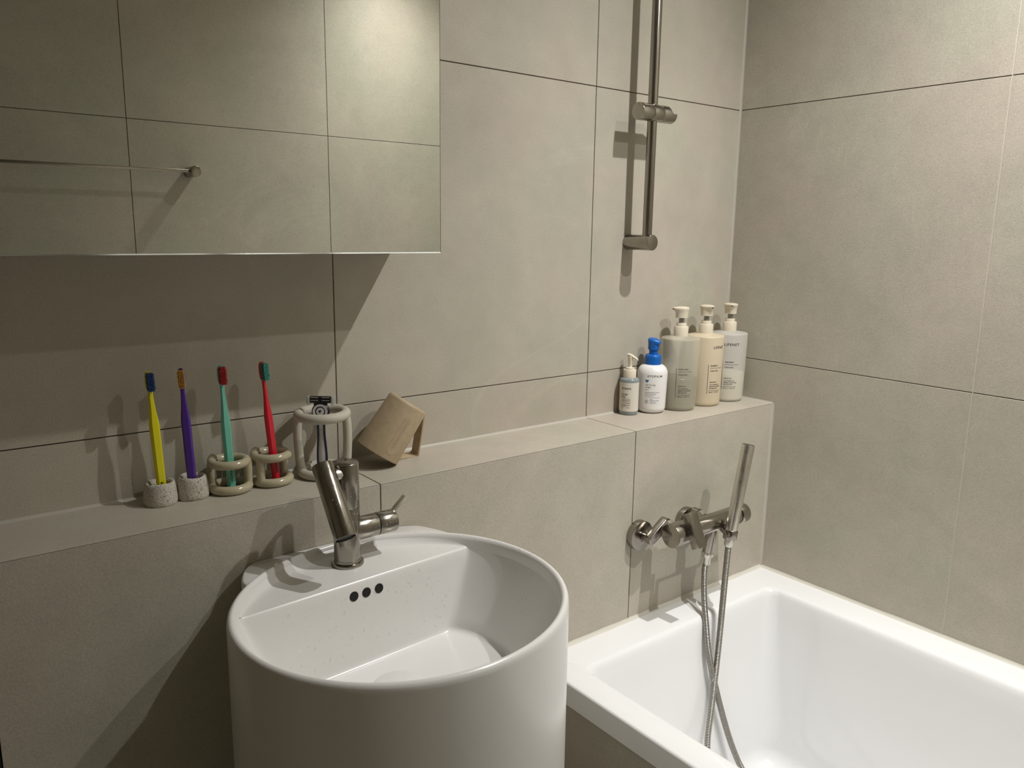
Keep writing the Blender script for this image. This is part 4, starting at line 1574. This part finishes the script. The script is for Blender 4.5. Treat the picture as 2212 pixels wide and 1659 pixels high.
pth = [base + dv * a_ + Vector((0, 0, z_ * 1.065)) for a_, z_ in ((-0.0080, 0.1275), (-0.004, 0.1280), (0.002, 0.1268), (0.008, 0.1235), (0.014, 0.1205), (0.0185, 0.1165))]
pp = smooth_path(pth, 6)
sidev = Vector((-dv.y, dv.x, 0))
rr = []
for i, p in enumerate(pp):
    q = i / (len(pp) - 1)
    wd = 0.0068 * (1 - 0.55 * q); hh = 0.0028 * (1 - 0.25 * q)
    t = (pp[min(i + 1, len(pp) - 1)] - pp[max(i - 1, 0)]).normalized()
    upv = sidev.cross(t) * -1
    e_ = math.sqrt(max(0.04, 1 - ((q - 0.5) * 2) ** 8))
    rr.append([p + sidev * (wd * e_ * math.cos(2 * PI * k / 20)) + upv * (hh * e_ * math.sin(2 * PI * k / 20)) for k in range(20)])
mb.loft(rr, cap0=True, cap1=True)
mb.lathe([(0.0060, 0.119), (0.0062, 0.1265)], T, 24)
obj('pump_head', mb, CREAMP, pm, angle=60)
a0 = facing(PX, PY)
parts = [(text_mb('primera', 0.0080, False, 0.00006, 1.0, width=0.0225), 0.0, 0.0565),
         (text_mb('Facial Mild', 0.0044, True, 0.00006, width=0.0155), 0.0, 0.0435),
         (text_mb('Peeling', 0.0044, True, 0.00006, width=0.0105), 0.0, 0.0383),
         (rect_mb(0.0, 0.0215, 0.0345, 0.0349), 0, 0),
         (text_mb('Mild Cleansing Gel', 0.0028, True, 0.00006, width=0.0175), 0.0040, 0.0300),
         (rect_mb(0.0, 0.0080, 0.0280, 0.0283), 0, 0),
         (text_mb('Hydrating', 0.0028, True, 0.00006, width=0.0130), 0.0085, 0.0248),
         (rect_mb(0.0, 0.0060, 0.0233, 0.0236), 0, 0),
         (text_mb('Radiant Skin Texture', 0.0028, True, 0.00006, width=0.0175), 0.0040, 0.0198),
         (rect_mb(0.0, 0.0150, 0.0180, 0.0183), 0, 0),
         (text_mb('150 ml', 0.0026, False, 0.00006, width=0.0050), 0.0, 0.0150), (text_mb('5.0 fl. oz', 0.0026, False, 0.00006, width=0.0068), 0.0145, 0.0140)]
w2 = wrap(combine(*parts), PX, PY, ZL + 0.0035, RP + 0.0003, a0 - 0.0180 / RP)
obj('label_print', w2, INK_G, pm)

# ------------------------------------------------------------------ ceiling downlights
LENS = bpy.data.materials.new('lamp_lens')
LENS.use_nodes = True
p = LENS.node_tree.nodes['Principled BSDF']
p.inputs['Base Color'].default_value = (0.9, 0.85, 0.75, 1)
p.inputs['Emission Color'].default_value = (*LAMP_COLOR, 1)
p.inputs['Emission Strength'].default_value = 12.0
WHITEM = principled('downlight_white', (0.7, 0.69, 0.66), 0.4)
for i, (x, y, z, k, tilt) in enumerate(LAMPS):
    dl = thing('ceiling_downlight', 'recessed ceiling downlight over the bathtub, ' + ('nearer the wall opposite the mirror' if i == 0 else 'nearer the ledge'), 'ceiling light', (x, y, ZC), 'recessed ceiling downlights')
    mb = MB().lathe([(0.026, ZC - 0.001), (0.028, ZC - 0.006), (0.041, ZC - 0.005), (0.043, ZC), (0.026, ZC)], Matrix.Translation((x, y, 0)), 48)
    obj('trim_ring', mb, WHITEM, dl)
    mb = MB().lathe([(0, ZC - 0.002), (0.0255, ZC - 0.002), (0.0255, ZC - 0.0005), (0, ZC - 0.0005)], Matrix.Translation((x, y, 0)), 48)
    obj('lamp_lens', mb, LENS, dl)
    make_lamp(x, y, z, k, tilt, dl)
